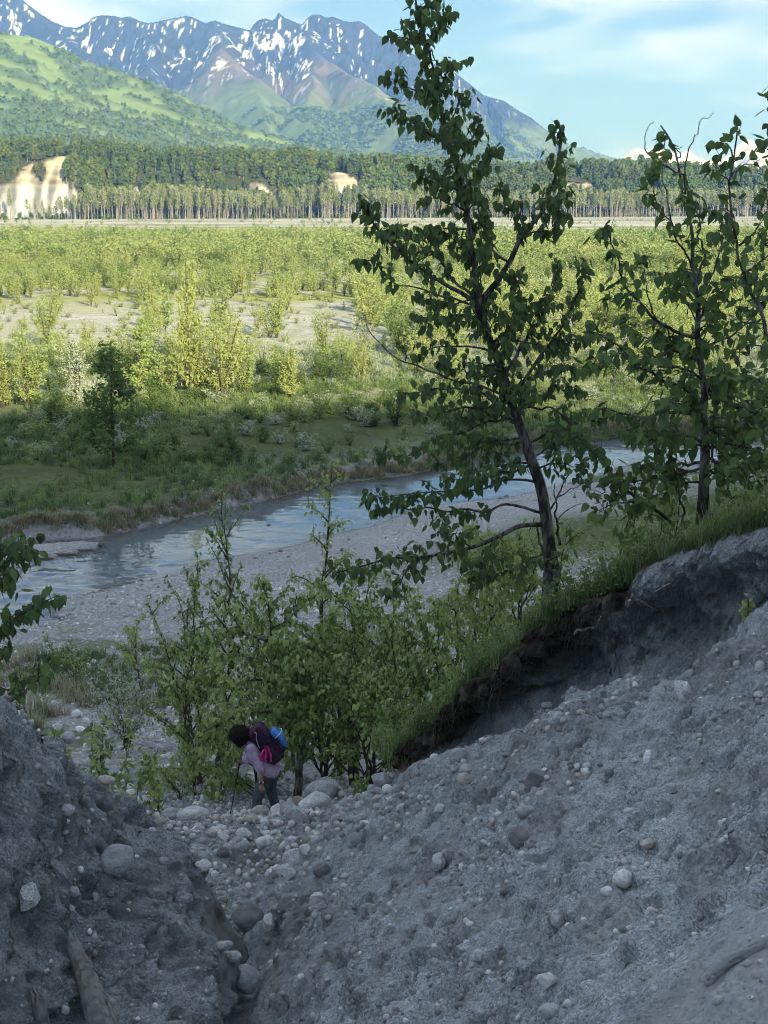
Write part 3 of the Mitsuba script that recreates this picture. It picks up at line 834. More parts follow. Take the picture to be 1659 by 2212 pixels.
# the row of tall bare-stemmed trees standing below the bluff on the gravel
TALL = []
for k in range(7):
    leaf_z = rf.uniform(0.42, 1.0, 150) ** 0.8
    t = (leaf_z - 0.4) / 0.6
    rad = 0.075 * np.sqrt(np.clip(1.05 - (2 * t - 0.95) ** 2, 0.02, 1)) * np.sqrt(rf.random(150)) * 1.1
    a = rf.random(150) * 6.283
    leaf = clump_leaves(np.stack([rad * np.cos(a), rad * np.sin(a), leaf_z], 1), 0.030 + 0.030 * rf.random(150), rf)
    bend = rf.normal(0, 0.012, 2)
    stems = [tube([[0, 0, 0], [bend[0], bend[1], 0.5], [0, 0, 0.98]], [0.0115, 0.008, 0.002], 4, False)]
    for j in range(9):
        z0, a0 = rf.uniform(0.35, 0.85), rf.random() * 6.283
        L = rf.uniform(0.06, 0.11)
        stems.append(tube([[0, 0, z0], [L * math.cos(a0), L * math.sin(a0), z0 + 0.12]], [0.0035, 0.0012], 3, False))
    scene[f'tall_tree_model_{k}'] = {'type': 'shapegroup', 'crown': mikit.ply(leaf, ['mat_leaf_thin', 'mat_leaf_birch', 'mat_leaf_thin'][k % 3]), 'trunk': mikit.ply(join(stems), 'mat_bark_pale')}
    TALL.append(f'tall_tree_model_{k}')
n = 3400
tx = rf.uniform(-262, 470, n)
ty = foot_y(tx) - 4 - 34 * rf.random(n) ** 1.5
dens = meshkit.fbm(np.stack([tx * 0.02, tx * 0, tx * 0], -1), 3, 79)
thin = (tx > -202) | (rf.random(n) < 0.12)
ok = (np.abs(tx) < ty * 0.295) & (rf.random(n) < 0.20 + 1.2 * dens) & thin
tx, ty = tx[ok], ty[ok]
order = np.argsort(ty - foot_y(tx))          # the front row first: those show largest
tx, ty = tx[order], ty[order]
th = rf.uniform(12.5, 22.5, len(tx)) * (0.72 + 0.5 * meshkit.fbm(np.stack([tx * 0.03, ty * 0.05, tx * 0], -1), 2, 80))
th = np.where(tx < -190, th * rf.uniform(0.55, 1.0, len(tx)), th)
tm_ = yaw_mats(np.stack([tx, ty, np.full(len(tx), 0.6)], 1), rf.random(len(tx)) * 6.28, th * rf.uniform(0.9, 1.25, len(tx)), th)
for i in range(len(tx)):
    if i < 300:
        key = numbered('tall_tree')
        scene[key] = instance(TALL[i % 7], tm_[i])
        size = 'tallest' if th[i] > 18.5 else ('tall' if th[i] > 15 else ('middling' if th[i] > 11 else 'short'))
        sect = ['before the big pale cliff', 'left of the middle cliffs', 'below the middle cliffs', 'right of the tall poplar'][int(np.clip((tx[i] / ty[i] + 0.205) / 0.115 + 1, 0, 3))]
        tag(key, f'{size} bare-trunked tree of the far row, {sect}', 'tree', f'{size} bare-stemmed trees below the far bluff, {sect}')
    else:
        scene[f'tall_trees_behind__{i - 299:03d}'] = instance(TALL[i % 7], tm_[i])
tag('tall_trees_behind', 'rest of the thin pale-stemmed trees crowding behind the front row', 'trees', kind='stuff')
# low brush at the feet of the row
n = 500
ux = rf.uniform(-270, 470, n)
uy = foot_y(ux) - 36 + 34 * rf.random(n)
um = yaw_mats(np.stack([ux, uy, np.full(n, 0.4)], 1), rf.random(n) * 6.28, rf.uniform(2.5, 5, n) * 1.5, rf.uniform(1.5, 5, n))
for i in range(n):
    scene[f'far_brush__{i + 1:03d}'] = instance(FOREST[[1, 2, 4][i % 3]], um[i])
tag('far_brush', 'low green brush at the feet of the tall trees', 'brush', kind='stuff')

# ---------------------------------------------------------------- leaves, branches, near trees
def leaf_mesh(width=0.66, fold=0.22, curl=0.22):
    t = np.array([0.0, 0.06, 0.22, 0.42, 0.64, 0.84, 1.0])
    w = np.array([0.0, 0.62, 1.0, 0.93, 0.62, 0.24, 0.0]) * width / 2
    v, f = [], []
    for k in range(7):
        z = -curl * t[k] ** 2
        y = t[k] - (0.05 if k == 1 else 0)
        v += [[0, t[k], z], [w[k], y, z - fold * w[k] + 0.05 * math.sin(9 * t[k]) * w[k]], [-w[k], y, z - fold * w[k] - 0.05 * math.sin(9 * t[k]) * w[k]]]
    for k in range(6):
        a, b = 3 * k, 3 * k + 3
        f += [[a, a + 1, b + 1], [a, b + 1, b], [a, b, b + 2], [a, b + 2, a + 2]]
    v, f = np.array(v), np.array(f)
    area = np.linalg.norm(np.cross(v[f[:, 1]] - v[f[:, 0]], v[f[:, 2]] - v[f[:, 0]]), axis=1)
    return v, f[area > 1e-9]


LEAF = leaf_mesh()
LEAF_NARROW = leaf_mesh(0.42, 0.25, 0.3)
LEAF_LOW = (np.array([[0, 0, 0], [0.26, 0.38, -0.08], [0, 1, -0.2], [-0.26, 0.38, -0.08]]), np.array([[0, 1, 2], [0, 2, 3]]))
for nm in ('dark', 'mid', 'light'):
    scene[f'poplar_leaf_{nm}'] = {'type': 'shapegroup', 'blade': mikit.ply(LEAF, f'mat_leaf_{nm}', smooth=True)}


def cut(line, a, b, n=12):
    """The stretch a..b (fractions of its length) of a polyline."""
    line = np.asarray(line, float)
    s = np.concatenate([[0], np.cumsum(np.linalg.norm(np.diff(line, axis=0), axis=1))])
    q = np.linspace(a, b, n) * s[-1]
    return np.stack([np.interp(q, s, line[:, k]) for k in range(3)], 1)


def length(line):
    return float(np.linalg.norm(np.diff(np.asarray(line), axis=0), axis=1).sum())


def leaves_on(line, r, spacing, size, hang, start=0.0, stalk=0.35, spread=0.8):
    """Leaf matrices along a twig, alternate, on short stalks."""
    L = length(line)
    n = max(1, int(L * (1 - start) / spacing))
    f = start + (1 - start) * (np.arange(n) + r.random(n) * 0.7) / n
    s = np.concatenate([[0], np.cumsum(np.linalg.norm(np.diff(line, axis=0), axis=1))])
    p = np.stack([np.interp(f * s[-1], s, line[:, k]) for k in range(3)], 1)
    tdir = unit(line[-1] - line[0])
    out = r.normal(size=(n, 3))
    out = unit(out - (out @ tdir)[:, None] * tdir * 0.8 + tdir * 0.35)
    sz = size * r.uniform(0.62, 1.15, n)
    base = p + out * (stalk * sz)[:, None] * [1, 1, 0.6]
    hg = np.clip(hang + r.normal(0, 0.22, n), 0, 1.3)[:, None]
    d = unit(out * spread * (1.15 - 0.7 * hg) + np.array([0, 0, -1.0]) * hg * 1.25 + r.normal(0, 0.28, (n, 3)))
    nn = out * 0.75 + np.array([0, -0.10, 0.75]) + r.normal(0, 0.38, (n, 3))
    return frames(base, d, nn, sz), np.stack([p, base], 1)


def foliage(lines, r, size, twig_gap=0.22, twig_len=(0.12, 0.36), spacing=0.055, hang=0.7, start=0.25, rise=0.25, along=True):
    """Twigs, stalks and leaves on the branch lines given as (line, start fraction)."""
    mats, twigs = [], []
    for line, st in lines:
        st = start if st is None else st
        if st >= 1:
            continue
        L = length(line)
        n = int(L * (1 - st) / twig_gap) + 1
        tip = unit(line[-1] - line[-2])
        for f in st + (1 - st) * (np.arange(n) + r.random(n)) / n:
            a = cut(line, f, min(1, f + 0.02), 2)
            p, t = a[0], unit(a[1] - a[0] + 1e-9)
            o = r.normal(size=3)
            o = unit(o - t * (o @ t))
            tl = r.uniform(*twig_len) * (1.1 - 0.5 * f)
            d = unit(o * 0.85 + t * 0.65 + np.array([0, 0, rise]))
            e = p + d * tl
            mid = (p + e) / 2 + np.array([0, 0, 0.10 * tl])
            tw = np.array([p, mid, e])
            twigs.append(tube(tw, [0.0035, 0.0028, 0.0016], 4, False))
            mats.append(leaves_on(tw, r, spacing, size, hang, 0.2)[0])
        if along:
            mats.append(leaves_on(cut(line, st, 1.0, 16), r, spacing * 1.9, size, hang)[0])
        mats.append(leaves_on(np.array([line[-1] - tip * 0.10, line[-1] + tip * 0.05]), r, spacing * 0.6, size * 0.9, hang)[0])
    return (np.concatenate(mats) if mats else np.zeros((0, 4, 4))), twigs


def add_leaves(key, mats, tones, r, single=True, mesh=LEAF, name='leaf', smooth=True):
    """Up to 300 leaves as parts, the others as one part."""
    if single:
        dist = np.linalg.norm(mats[:, :3, 3] - CAM, axis=1) / (np.linalg.norm(mats[:, :3, 1], axis=1) + 1e-6)
        order = np.argsort(dist + r.random(len(mats)) * dist * 0.25)
        for i in order[:300]:
            part(key, name, instance('poplar_leaf_' + tones[r.integers(len(tones))], mats[i]))
        mats = mats[order[300:]]
    pick = r.integers(len(tones), size=len(mats))
    done = 0
    for k, tone in enumerate(sorted(set(tones))):
        sel = np.isin(pick, [i for i, t in enumerate(tones) if t == tone])
        if sel.any():
            part(key, 'foliage', mikit.ply(scatter(mats[sel], *mesh), f'mat_leaf_{tone}', smooth=smooth), 'stuff')
            done += 1


def pix_line(pts, y0, y1, n=None):
    """A branch traced from the photograph: (qx, qy) or (qx, qy, dy), its distance running from y0 to y1."""
    pts = [tuple(p) for p in pts]
    k = np.linspace(0, 1, len(pts))
    w = np.array([at(p[0], p[1], y0 + (y1 - y0) * k[i] + (p[2] if len(p) > 2 else 0)) for i, p in enumerate(pts)])
    return smooth_line(w, n or max(6, 4 * len(pts)))


def wobble(line, r, amp):
    s = np.linspace(0, 1, len(line))
    w = (meshkit.noise(np.stack([s * 9 + r.random() * 90, s * 0, s * 0], -1), 3) - 0.5)[:, None] * r.normal(size=3) * amp
    w2 = (meshkit.noise(np.stack([s * 21 + r.random() * 90, s * 0, s * 0], -1), 4) - 0.5)[:, None] * r.normal(size=3) * amp * 0.4
    return line + (w + w2) * np.minimum(1, s * 6)[:, None]


def trunk_mesh(line, radii, r, sides=14, knob=0.10):
    n = len(line)
    v, f = tube(line, radii, sides)
    c = np.repeat(line, sides, 0)
    body = v[:n * sides]
    k = 1 + knob * 2 * (meshkit.fbm(body * [16, 16, 6], 3, 91) - 0.5) + 0.6 * knob * (meshkit.noise(body * 40, 92) - 0.5)
    v[:n * sides] = c + (body - c) * k[:, None]
    return v, f


def picture_tree(name, label, trunk, y0, y1, r_px, branches, seed, leaf_px, tones, hang, extra=10, twig_gap=0.2, spacing=0.05, crown_from=0.3, trunk_mat='mat_bark', knob=0.10, group=None, single=True, extra_len=(0.5, 1.1), twig_len=(0.12, 0.36), trunk_from=None):
    r = np.random.default_rng(seed)
    key = numbered(name)
    tag(key, label, 'tree', group)
    line = pix_line(trunk, y0, y1, 46)
    line = wobble(line, r, 0.05)
    depth = y0 / CP
    px = depth / F
    foot = line[0] + np.array([0, 0, -0.35])
    line = np.vstack([foot, line])
    frac = np.linspace(0, 1, len(line))
    rad = np.interp(frac, np.linspace(0, 1, len(r_px)), r_px) * px / 2
    rad[:3] *= [1.35, 1.22, 1.06]
    part(key, 'trunk', mikit.ply(trunk_mesh(line, rad, r, 14, knob), trunk_mat, smooth=True))
    lines, limbs = [], []
    for b in branches:
        pts, w0, st, dy = b[:4]
        # it leaves the trunk at the trunk's own distance
        i0 = np.argmin(np.abs((line - at(pts[0][0], pts[0][1], y0)) @ np.array([1, 0, 0.4])) + 0.8 * np.abs(line[:, 2] - at(pts[0][0], pts[0][1], y0)[2]))
        ys = line[i0][1] if len(b) < 5 else b[4]
        L = wobble(pix_line(pts, ys, ys + dy), r, 0.06)
        rr = np.linspace(w0, max(1.2, w0 * 0.25), len(L)) * px / 2
        limbs.append(tube(L, rr, 7))
        lines.append((L, st))
    for k in range(extra):                     # limbs the picture shows end-on, towards and away from the viewer
        f = crown_from + (1 - crown_from) * (k + r.random()) / max(extra, 1) * 0.92
        f = f if trunk_from is None else 0.15 + 0.5 * f
        p = cut(line, f, f + 0.01, 2)[0]
        a = (math.pi / 2 if k % 2 else -math.pi / 2) + r.normal(0, 0.55)
        Ln = r.uniform(*extra_len) * (1.15 - 0.75 * f)
        e = p + Ln * np.array([math.cos(a) * 0.8, math.sin(a), 0.45 + 0.4 * r.random()])
        L = wobble(smooth_line([p, (p + e) / 2 + [0, 0, 0.06], e], 9), r, 0.05)
        limbs.append(tube(L, np.linspace(4, 1.3, 9) * px / 2, 6))
        lines.append((L, 0.25))
    lines.append((line, crown_from if trunk_from is None else trunk_from))
    for m_ in limbs:
        part(key, 'branch', mikit.ply(m_, trunk_mat if knob > 0.05 else 'mat_twig', smooth=True))
    mats, twigs = foliage(lines, r, leaf_px * px, twig_gap, twig_len, spacing, hang)
    if twigs:
        part(key, 'twigs', mikit.ply(join(twigs), 'mat_twig', smooth=True), 'stuff')
    add_leaves(key, mats, tones, r, single)
    return key, len(mats)


MAIN_TRUNK = [(1192, 1228), (1185, 1165), (1176, 1100), (1165, 1045), (1150, 1000), (1133, 945), (1112, 890), (1092, 825), (1072, 770), (1050, 710), (1034, 650), (1027, 600), (1022, 540), (1015, 490), (1006, 440), (990, 380), (972, 330), (956, 265), (946, 205), (936, 145), (922, 92), (908, 40), (897, -14), (890, -60)]
B = [  # points, width in pixels at the start, where the leaves begin, how far it reaches towards (-) or away (+)
    ([(952, 222), (925, 208), (895, 196), (865, 180), (836, 168)], 5, 0.35, 0.35),
    ([(930, 112), (905, 92), (878, 84), (850, 74)], 4, 0.3, -0.25),
    ([(975, 328), (945, 300), (900, 274), (868, 250), (850, 234)], 6, 0.25, -0.4),
    ([(968, 305), (935, 285), (905, 275)], 5, 0.2, 0.5),
    ([(984, 360), (1005, 325), (1020, 295), (1034, 264)], 6, 0.3, 0.3),
    ([(998, 408), (1030, 378), (1048, 350), (1058, 320)], 6, 0.3, -0.45),
    ([(960, 275), (985, 240), (994, 205)], 4, 0.3, 0.3), ([(944, 195), (965, 160), (975, 130)], 4, 0.3, -0.3), ([(926, 105), (945, 70), (960, 45)], 3.5, 0.3, 0.2), ([(905, 30), (920, 10), (925, -15)], 3, 0.2, 0.1),
    ([(1000, 420), (965, 395), (930, 385), (905, 372)], 5, 0.3, 0.4), ([(1010, 460), (975, 440), (945, 428), (920, 425)], 5, 0.3, -0.35),
    ([(1046, 700), (1030, 662), (1050, 632), (1076, 600), (1100, 566), (1122, 514), (1140, 488), (1169, 458), (1187, 414), (1200, 362), (1208, 310), (1210, 278)], 15, 0.42, -0.5),
    ([(1122, 514), (1150, 500), (1185, 500), (1215, 470)], 5, 0.2, 0.3, 15.6), ([(1100, 566), (1065, 540), (1052, 500), (1050, 455)], 6, 0.3, 0.5, 15.8), ([(1169, 458), (1200, 445), (1222, 420)], 5, 0.1, -0.4, 15.5), ([(1140, 488), (1110, 460), (1090, 430), (1080, 400)], 5, 0.2, 0.5, 15.6),
    ([(1030, 655), (990, 630), (955, 612), (920, 589), (877, 556), (834, 517), (805, 481), (798, 448), (782, 428)], 10, 0.3, -0.7),
    ([(877, 556), (860, 535), (850, 505), (838, 490)], 4, 0.2, 0.35, 15.5), ([(1026, 640), (985, 610), (963, 582), (942, 540), (930, 506)], 7, 0.35, 0.5), ([(950, 560), (915, 535), (885, 510), (872, 490)], 5, 0.2, 0.4, 16.2),
    ([(1024, 660), (960, 640), (905, 622), (863, 616), (827, 590), (801, 562), (775, 562)], 5, 0.62, 0.4),
    ([(1016, 496), (1008, 494), (978, 492), (920, 497)], 5, 0.45, -0.3),
    ([(1098, 862), (1060, 842), (1021, 832), (978, 818), (927, 800), (877, 786), (827, 747), (805, 722), (783, 676)], 6, 1.0, -0.6),
    ([(1070, 768), (1040, 752), (1000, 748), (935, 752), (902, 772)], 6, 0.45, 0.4), ([(1075, 785), (1030, 790), (990, 782), (955, 786)], 4, 0.8, -0.3),
    ([(1088, 812), (1120, 760), (1150, 708), (1176, 672), (1196, 622), (1204, 572)], 9, 0.3, 0.5), ([(1104, 870), (1150, 790), (1195, 730), (1236, 660), (1255, 610), (1266, 565)], 9, 0.35, -0.5), ([(1150, 708), (1130, 670), (1120, 620), (1105, 590)], 6, 0.2, -0.5, 16.1),
    ([(1195, 730), (1230, 735), (1262, 725)], 5, 0.1, 0.4, 15.6), ([(1060, 740), (1100, 700), (1115, 660)], 6, 0.2, -0.6), ([(1040, 690), (985, 680), (945, 690), (905, 685)], 6, 0.25, -0.5), ([(1028, 640), (975, 655), (935, 650), (900, 640)], 5, 0.3, 0.4),
    ([(1110, 888), (1064, 870), (1030, 845), (985, 838), (930, 842), (872, 850)], 7, 0.3, -0.4), ([(1118, 905), (1170, 850), (1210, 838), (1250, 835)], 6, 0.25, 0.4), ([(1100, 860), (1140, 815), (1185, 800), (1220, 790)], 6, 0.25, -0.4),
    ([(1128, 935), (1090, 905), (1042, 915), (1000, 932), (949, 944), (880, 985), (820, 988)], 6, 0.3, -0.5), ([(1132, 945), (1060, 955), (1000, 985), (940, 1000)], 5, 0.3, 0.5), ([(1108, 890), (1180, 882), (1230, 918), (1273, 960), (1300, 990)], 6, 0.35, -0.6),
    ([(1150, 1000), (1110, 1000), (1070, 1010), (1010, 1015)], 5, 0.2, 0.5), ([(1146, 990), (1200, 960), (1240, 950)], 5, 0.3, 0.5),
    ([(1160, 1042), (1093, 1036), (1021, 1058), (920, 1063), (841, 1073), (797, 1082)], 6, 0.35, -0.5), ([(1172, 1108), (1130, 1098), (1093, 1095), (1021, 1107), (949, 1106), (877, 1094), (815, 1108)], 7, 0.3, -0.3),
    ([(1118, 910), (1070, 890), (1010, 880), (950, 890), (900, 905)], 6, 0.15, -0.8), ([(1140, 960), (1190, 930), (1250, 900), (1300, 905)], 6, 0.2, 0.2), ([(1135, 950), (1090, 960), (1030, 950), (960, 965)], 6, 0.15, 0.8), ([(1155, 1020), (1200, 1000), (1260, 1010)], 5, 0.2, -0.5), ([(1100, 850), (1060, 880), (1000, 900)], 5, 0.1, 0.2),
    ([(1085, 800), (1040, 810), (1000, 800), (960, 790)], 5, 0.3, 0.6), ([(1065, 750), (1110, 735), (1160, 740), (1210, 760)], 6, 0.15, 0.3), ([(1150, 1000), (1100, 1020), (1040, 1030), (960, 1030)], 6, 0.15, -0.7),
    ([(1178, 1134), (1129, 1135), (1075, 1160), (1021, 1182), (956, 1196), (913, 1203), (841, 1207), (780, 1224), (722, 1238)], 11, 0.38, -0.9), ([(1075, 1160), (1050, 1190), (1040, 1220), (1020, 1250)], 5, 0.2, -0.5, 15.6), ([(913, 1203), (880, 1225), (860, 1262), (835, 1280)], 5, 0.1, -0.5, 15.4),
    ([(1021, 1182), (985, 1160), (960, 1140)], 4, 0.2, -0.4, 15.5), ([(1186, 1105), (1205, 1072), (1226, 1027), (1260, 1003)], 5, 0.9, 0.3), ([(1200, 1078), (1240, 1052), (1272, 1040)], 3, 0.85, 0.2, 16.1),
    ([(1190, 1190), (1140, 1210), (1095, 1235), (1050, 1245)], 5, 0.2, -0.5), ([(1210, 1178), (1203, 1120), (1199, 1080), (1196, 1045)], 7, 1.0, 0.2, 16.1), ([(1203, 1125), (1232, 1098), (1258, 1088)], 3, 1.0, 0.2, 16.1), ([(1188, 1235), (1172, 1195), (1162, 1160), (1152, 1120)], 9, 1.0, -0.15, 15.9)]
_, c1 = picture_tree('poplar_tree', 'tall leaning poplar with a dark trunk, rooted at the grassy bank edge', MAIN_TRUNK, 16.0, 15.7, [32, 27, 25, 24, 22, 19, 17, 14, 12, 10, 8.5, 7, 6, 5, 4, 3.5, 3], B, 71, 21, ['dark', 'dark', 'mid'], 0.78, extra=20, twig_gap=0.066, spacing=0.035)

RIGHT_TRUNK = [(1519, 1112), (1520, 1060), (1521, 1000), (1522, 930), (1521, 830), (1516, 786), (1506, 708), (1509, 660), (1501, 615), (1498, 563), (1493, 498), (1477, 433), (1469, 376), (1459, 321), (1449, 298), (1425, 264)]
RB = [([(1493, 498), (1488, 440), (1480, 368), (1488, 329), (1506, 285), (1524, 258), (1540, 237)], 5, 1.0, 0.2), ([(1480, 420), (1472, 378), (1436, 363), (1410, 345), (1397, 321), (1394, 295), (1410, 265)], 5, 1.0, -0.2), ([(1463, 345), (1466, 322), (1470, 314)], 3, 1.0, 0.1),
      ([(1498, 590), (1475, 537), (1462, 511), (1449, 480), (1425, 451), (1415, 420), (1412, 368), (1428, 337)], 5, 0.3, -0.3), ([(1450, 482), (1440, 430), (1432, 370), (1438, 290)], 4, 0.75, 0.2, 13.8),
      ([(1501, 615), (1520, 560), (1512, 500), (1500, 440), (1490, 400)], 6, 0.2, -0.4), ([(1508, 640), (1540, 590), (1560, 520), (1568, 470)], 6, 0.25, 0.4), ([(1505, 700), (1545, 640), (1580, 610)], 6, 0.25, -0.5),
      ([(1506, 730), (1420, 695), (1373, 646), (1339, 597), (1329, 550), (1321, 500), (1310, 490)], 8, 0.4, -0.6), ([(1384, 654), (1360, 640), (1330, 640), (1305, 655)], 4, 0.2, 0.3, 13.4), ([(1420, 695), (1400, 640), (1395, 600), (1390, 560)], 4, 0.9, 0.4, 13.6),
      ([(1516, 790), (1490, 768), (1462, 739), (1420, 700)], 8, 0.2, 0.3), ([(1520, 870), (1488, 846), (1436, 825), (1384, 791), (1352, 760), (1326, 742), (1290, 718), (1270, 715)], 9, 0.25, -0.7), ([(1352, 760), (1320, 770), (1290, 800)], 4, 0.1, -0.3, 13.2),
      ([(1520, 840), (1560, 868), (1600, 880), (1650, 900)], 7, 0.2, -0.5), ([(1516, 800), (1560, 864), (1590, 800), (1600, 740)], 6, 0.3, 0.4), ([(1522, 900), (1450, 890), (1390, 900), (1330, 890), (1290, 880)], 8, 0.25, 0.5), ([(1522, 960), (1470, 940), (1420, 950), (1370, 945)], 8, 0.2, -0.6),
      ([(1521, 1000), (1470, 1000), (1420, 1010), (1380, 1005)], 7, 0.2, 0.4), ([(1522, 980), (1580, 960), (1640, 975)], 8, 0.2, -0.6), ([(1521, 1010), (1570, 1030), (1630, 1045)], 7, 0.2, 0.5), ([(1520, 1040), (1480, 1045), (1440, 1060), (1400, 1085)], 6, 0.2, -0.3),
      ([(1450, 1130), (1420, 1105), (1389, 1088), (1352, 1051), (1316, 1007), (1280, 976), (1228, 924)], 8, 0.2, -0.2, 14.2), ([(1389, 1088), (1350, 1085), (1310, 1095), (1285, 1110)], 5, 0.1, -0.4, 14.1), ([(1352, 1051), (1330, 1070), (1300, 1075)], 4, 0.1, 0.3, 14.1), ([(1475, 1130), (1470, 1070), (1462, 1010), (1450, 960)], 6, 0.5, 0.2, 14.1),
      ([(1518, 820), (1460, 790), (1410, 770), (1370, 780)], 6, 0.1, -0.8), ([(1519, 850), (1580, 820), (1640, 820)], 6, 0.1, 0.6), ([(1521, 960), (1450, 960), (1390, 930), (1350, 930)], 7, 0.1, 0.8), ([(1521, 1010), (1440, 1030), (1370, 1040), (1310, 1030)], 7, 0.1, 0.3),
      ([(1510, 750), (1570, 730), (1620, 690), (1650, 640)], 6, 0.1, 0.5), ([(1522, 920), (1600, 960), (1650, 1010)], 7, 0.1, 0.2), ([(1521, 990), (1590, 1000), (1650, 990)], 7, 0.1, -0.3), ([(1516, 780), (1450, 760), (1400, 730), (1350, 700)], 6, 0.1, 0.8), ([(1521, 900), (1560, 900), (1620, 860), (1660, 850)], 7, 0.1, 0.7),
      ([(1522, 930), (1590, 920), (1650, 930)], 7, 0.15, -0.8), ([(1519, 890), (1480, 870), (1440, 880)], 7, 0.15, -0.9), ([(1522, 940), (1560, 990), (1600, 1000)], 7, 0.15, -0.9)]
_, c2 = picture_tree('poplar_tree', 'poplar with bare dead shoots at its top, near the right edge on the grassy bank', RIGHT_TRUNK, 14.0, 13.8, [26, 23, 21, 18, 16, 14, 12, 10.5, 9, 7.5, 6, 5, 4, 3], RB, 72, 27, ['dark', 'mid', 'mid'], 0.50, extra=10, twig_gap=0.082, spacing=0.044, crown_from=0.25, trunk_from=1.0)
THIRD = [(1730, 1050), (1715, 900), (1690, 780), (1643, 690), (1623, 640), (1610, 589), (1597, 524), (1586, 472), (1579, 420), (1581, 368), (1592, 321), (1599, 280)]
TB_ = [([(1586, 472), (1565, 450), (1545, 455)], 4, 0.2, 0.2), ([(1580, 400), (1560, 375), (1540, 358)], 4, 0.2, -0.2), ([(1581, 380), (1605, 360), (1640, 345)], 4, 0.3, 0.2), ([(1597, 530), (1630, 500), (1650, 470)], 5, 0.2, -0.3), ([(1610, 589), (1650, 560), (1690, 520)], 5, 0.2, 0.3),
       ([(1625, 641), (1600, 610), (1570, 600)], 4, 0.2, -0.3), ([(1643, 690), (1610, 698), (1584, 656)], 5, 0.2, 0.3), ([(1690, 780), (1640, 750), (1610, 720)], 6, 0.2, -0.4), ([(1690, 780), (1700, 640), (1680, 520), (1690, 400)], 8, 0.3, -0.2), ([(1685, 560), (1660, 520), (1640, 495)], 5, 0.1, -0.4, 12.6),
       ([(1700, 830), (1650, 820), (1600, 830)], 6, 0.2, -0.4), ([(1715, 900), (1660, 880), (1620, 900)], 6, 0.2, 0.4), ([(1685, 480), (1660, 440), (1650, 400)], 5, 0.1, -0.4, 12.6), ([(1700, 420), (1670, 330), (1662, 250), (1660, 190)], 6, 0.3, -0.2, 12.8)]
_, c3 = picture_tree('poplar_tree', 'slender poplar stem leaning in at the right edge, beside the tree with dead shoots', THIRD, 13.0, 12.8, [18, 14, 12, 10, 8, 6, 5, 4, 3], TB_, 73, 27, ['dark', 'mid'], 0.45, extra=3, twig_gap=0.16, spacing=0.060, crown_from=0.2)

# the branches that lean in from the left edge
LT = [(-45, 1640), (-25, 1560), (-20, 1480), (-30, 1400), (-40, 1320), (-30, 1250), (-20, 1200), (-10, 1150)]
LB_ = [([(-22, 1560), (10, 1530), (40, 1500), (80, 1470), (115, 1420)], 6, 0.3, -0.3), ([(-22, 1480), (20, 1490), (50, 1470), (90, 1440)], 5, 0.2, 0.2), ([(-30, 1400), (10, 1350), (60, 1320), (100, 1300), (122, 1285)], 6, 0.25, -0.3), ([(-35, 1320), (0, 1330), (40, 1330), (80, 1310)], 5, 0.15, 0.2),
       ([(-30, 1280), (0, 1260), (20, 1230), (35, 1250)], 5, 0.1, -0.2), ([(-25, 1230), (10, 1210), (45, 1195), (80, 1195)], 5, 0.1, 0.2), ([(-15, 1180), (20, 1190), (60, 1182)], 4, 0.1, -0.2), ([(-25, 1380), (0, 1375), (20, 1400)], 4, 0.1, -0.3)]
_, c4 = picture_tree('poplar_tree', 'poplar whose leafy branches lean in at the left edge above the rib of gravel', LT, 13.6, 13.4, [20, 17, 14, 11, 9, 7, 5], LB_, 74, 28, ['dark', 'mid'], 0.85, extra=6, twig_gap=0.09, spacing=0.042, crown_from=0.2)
print('leaves', c1, c2, c3, c4)


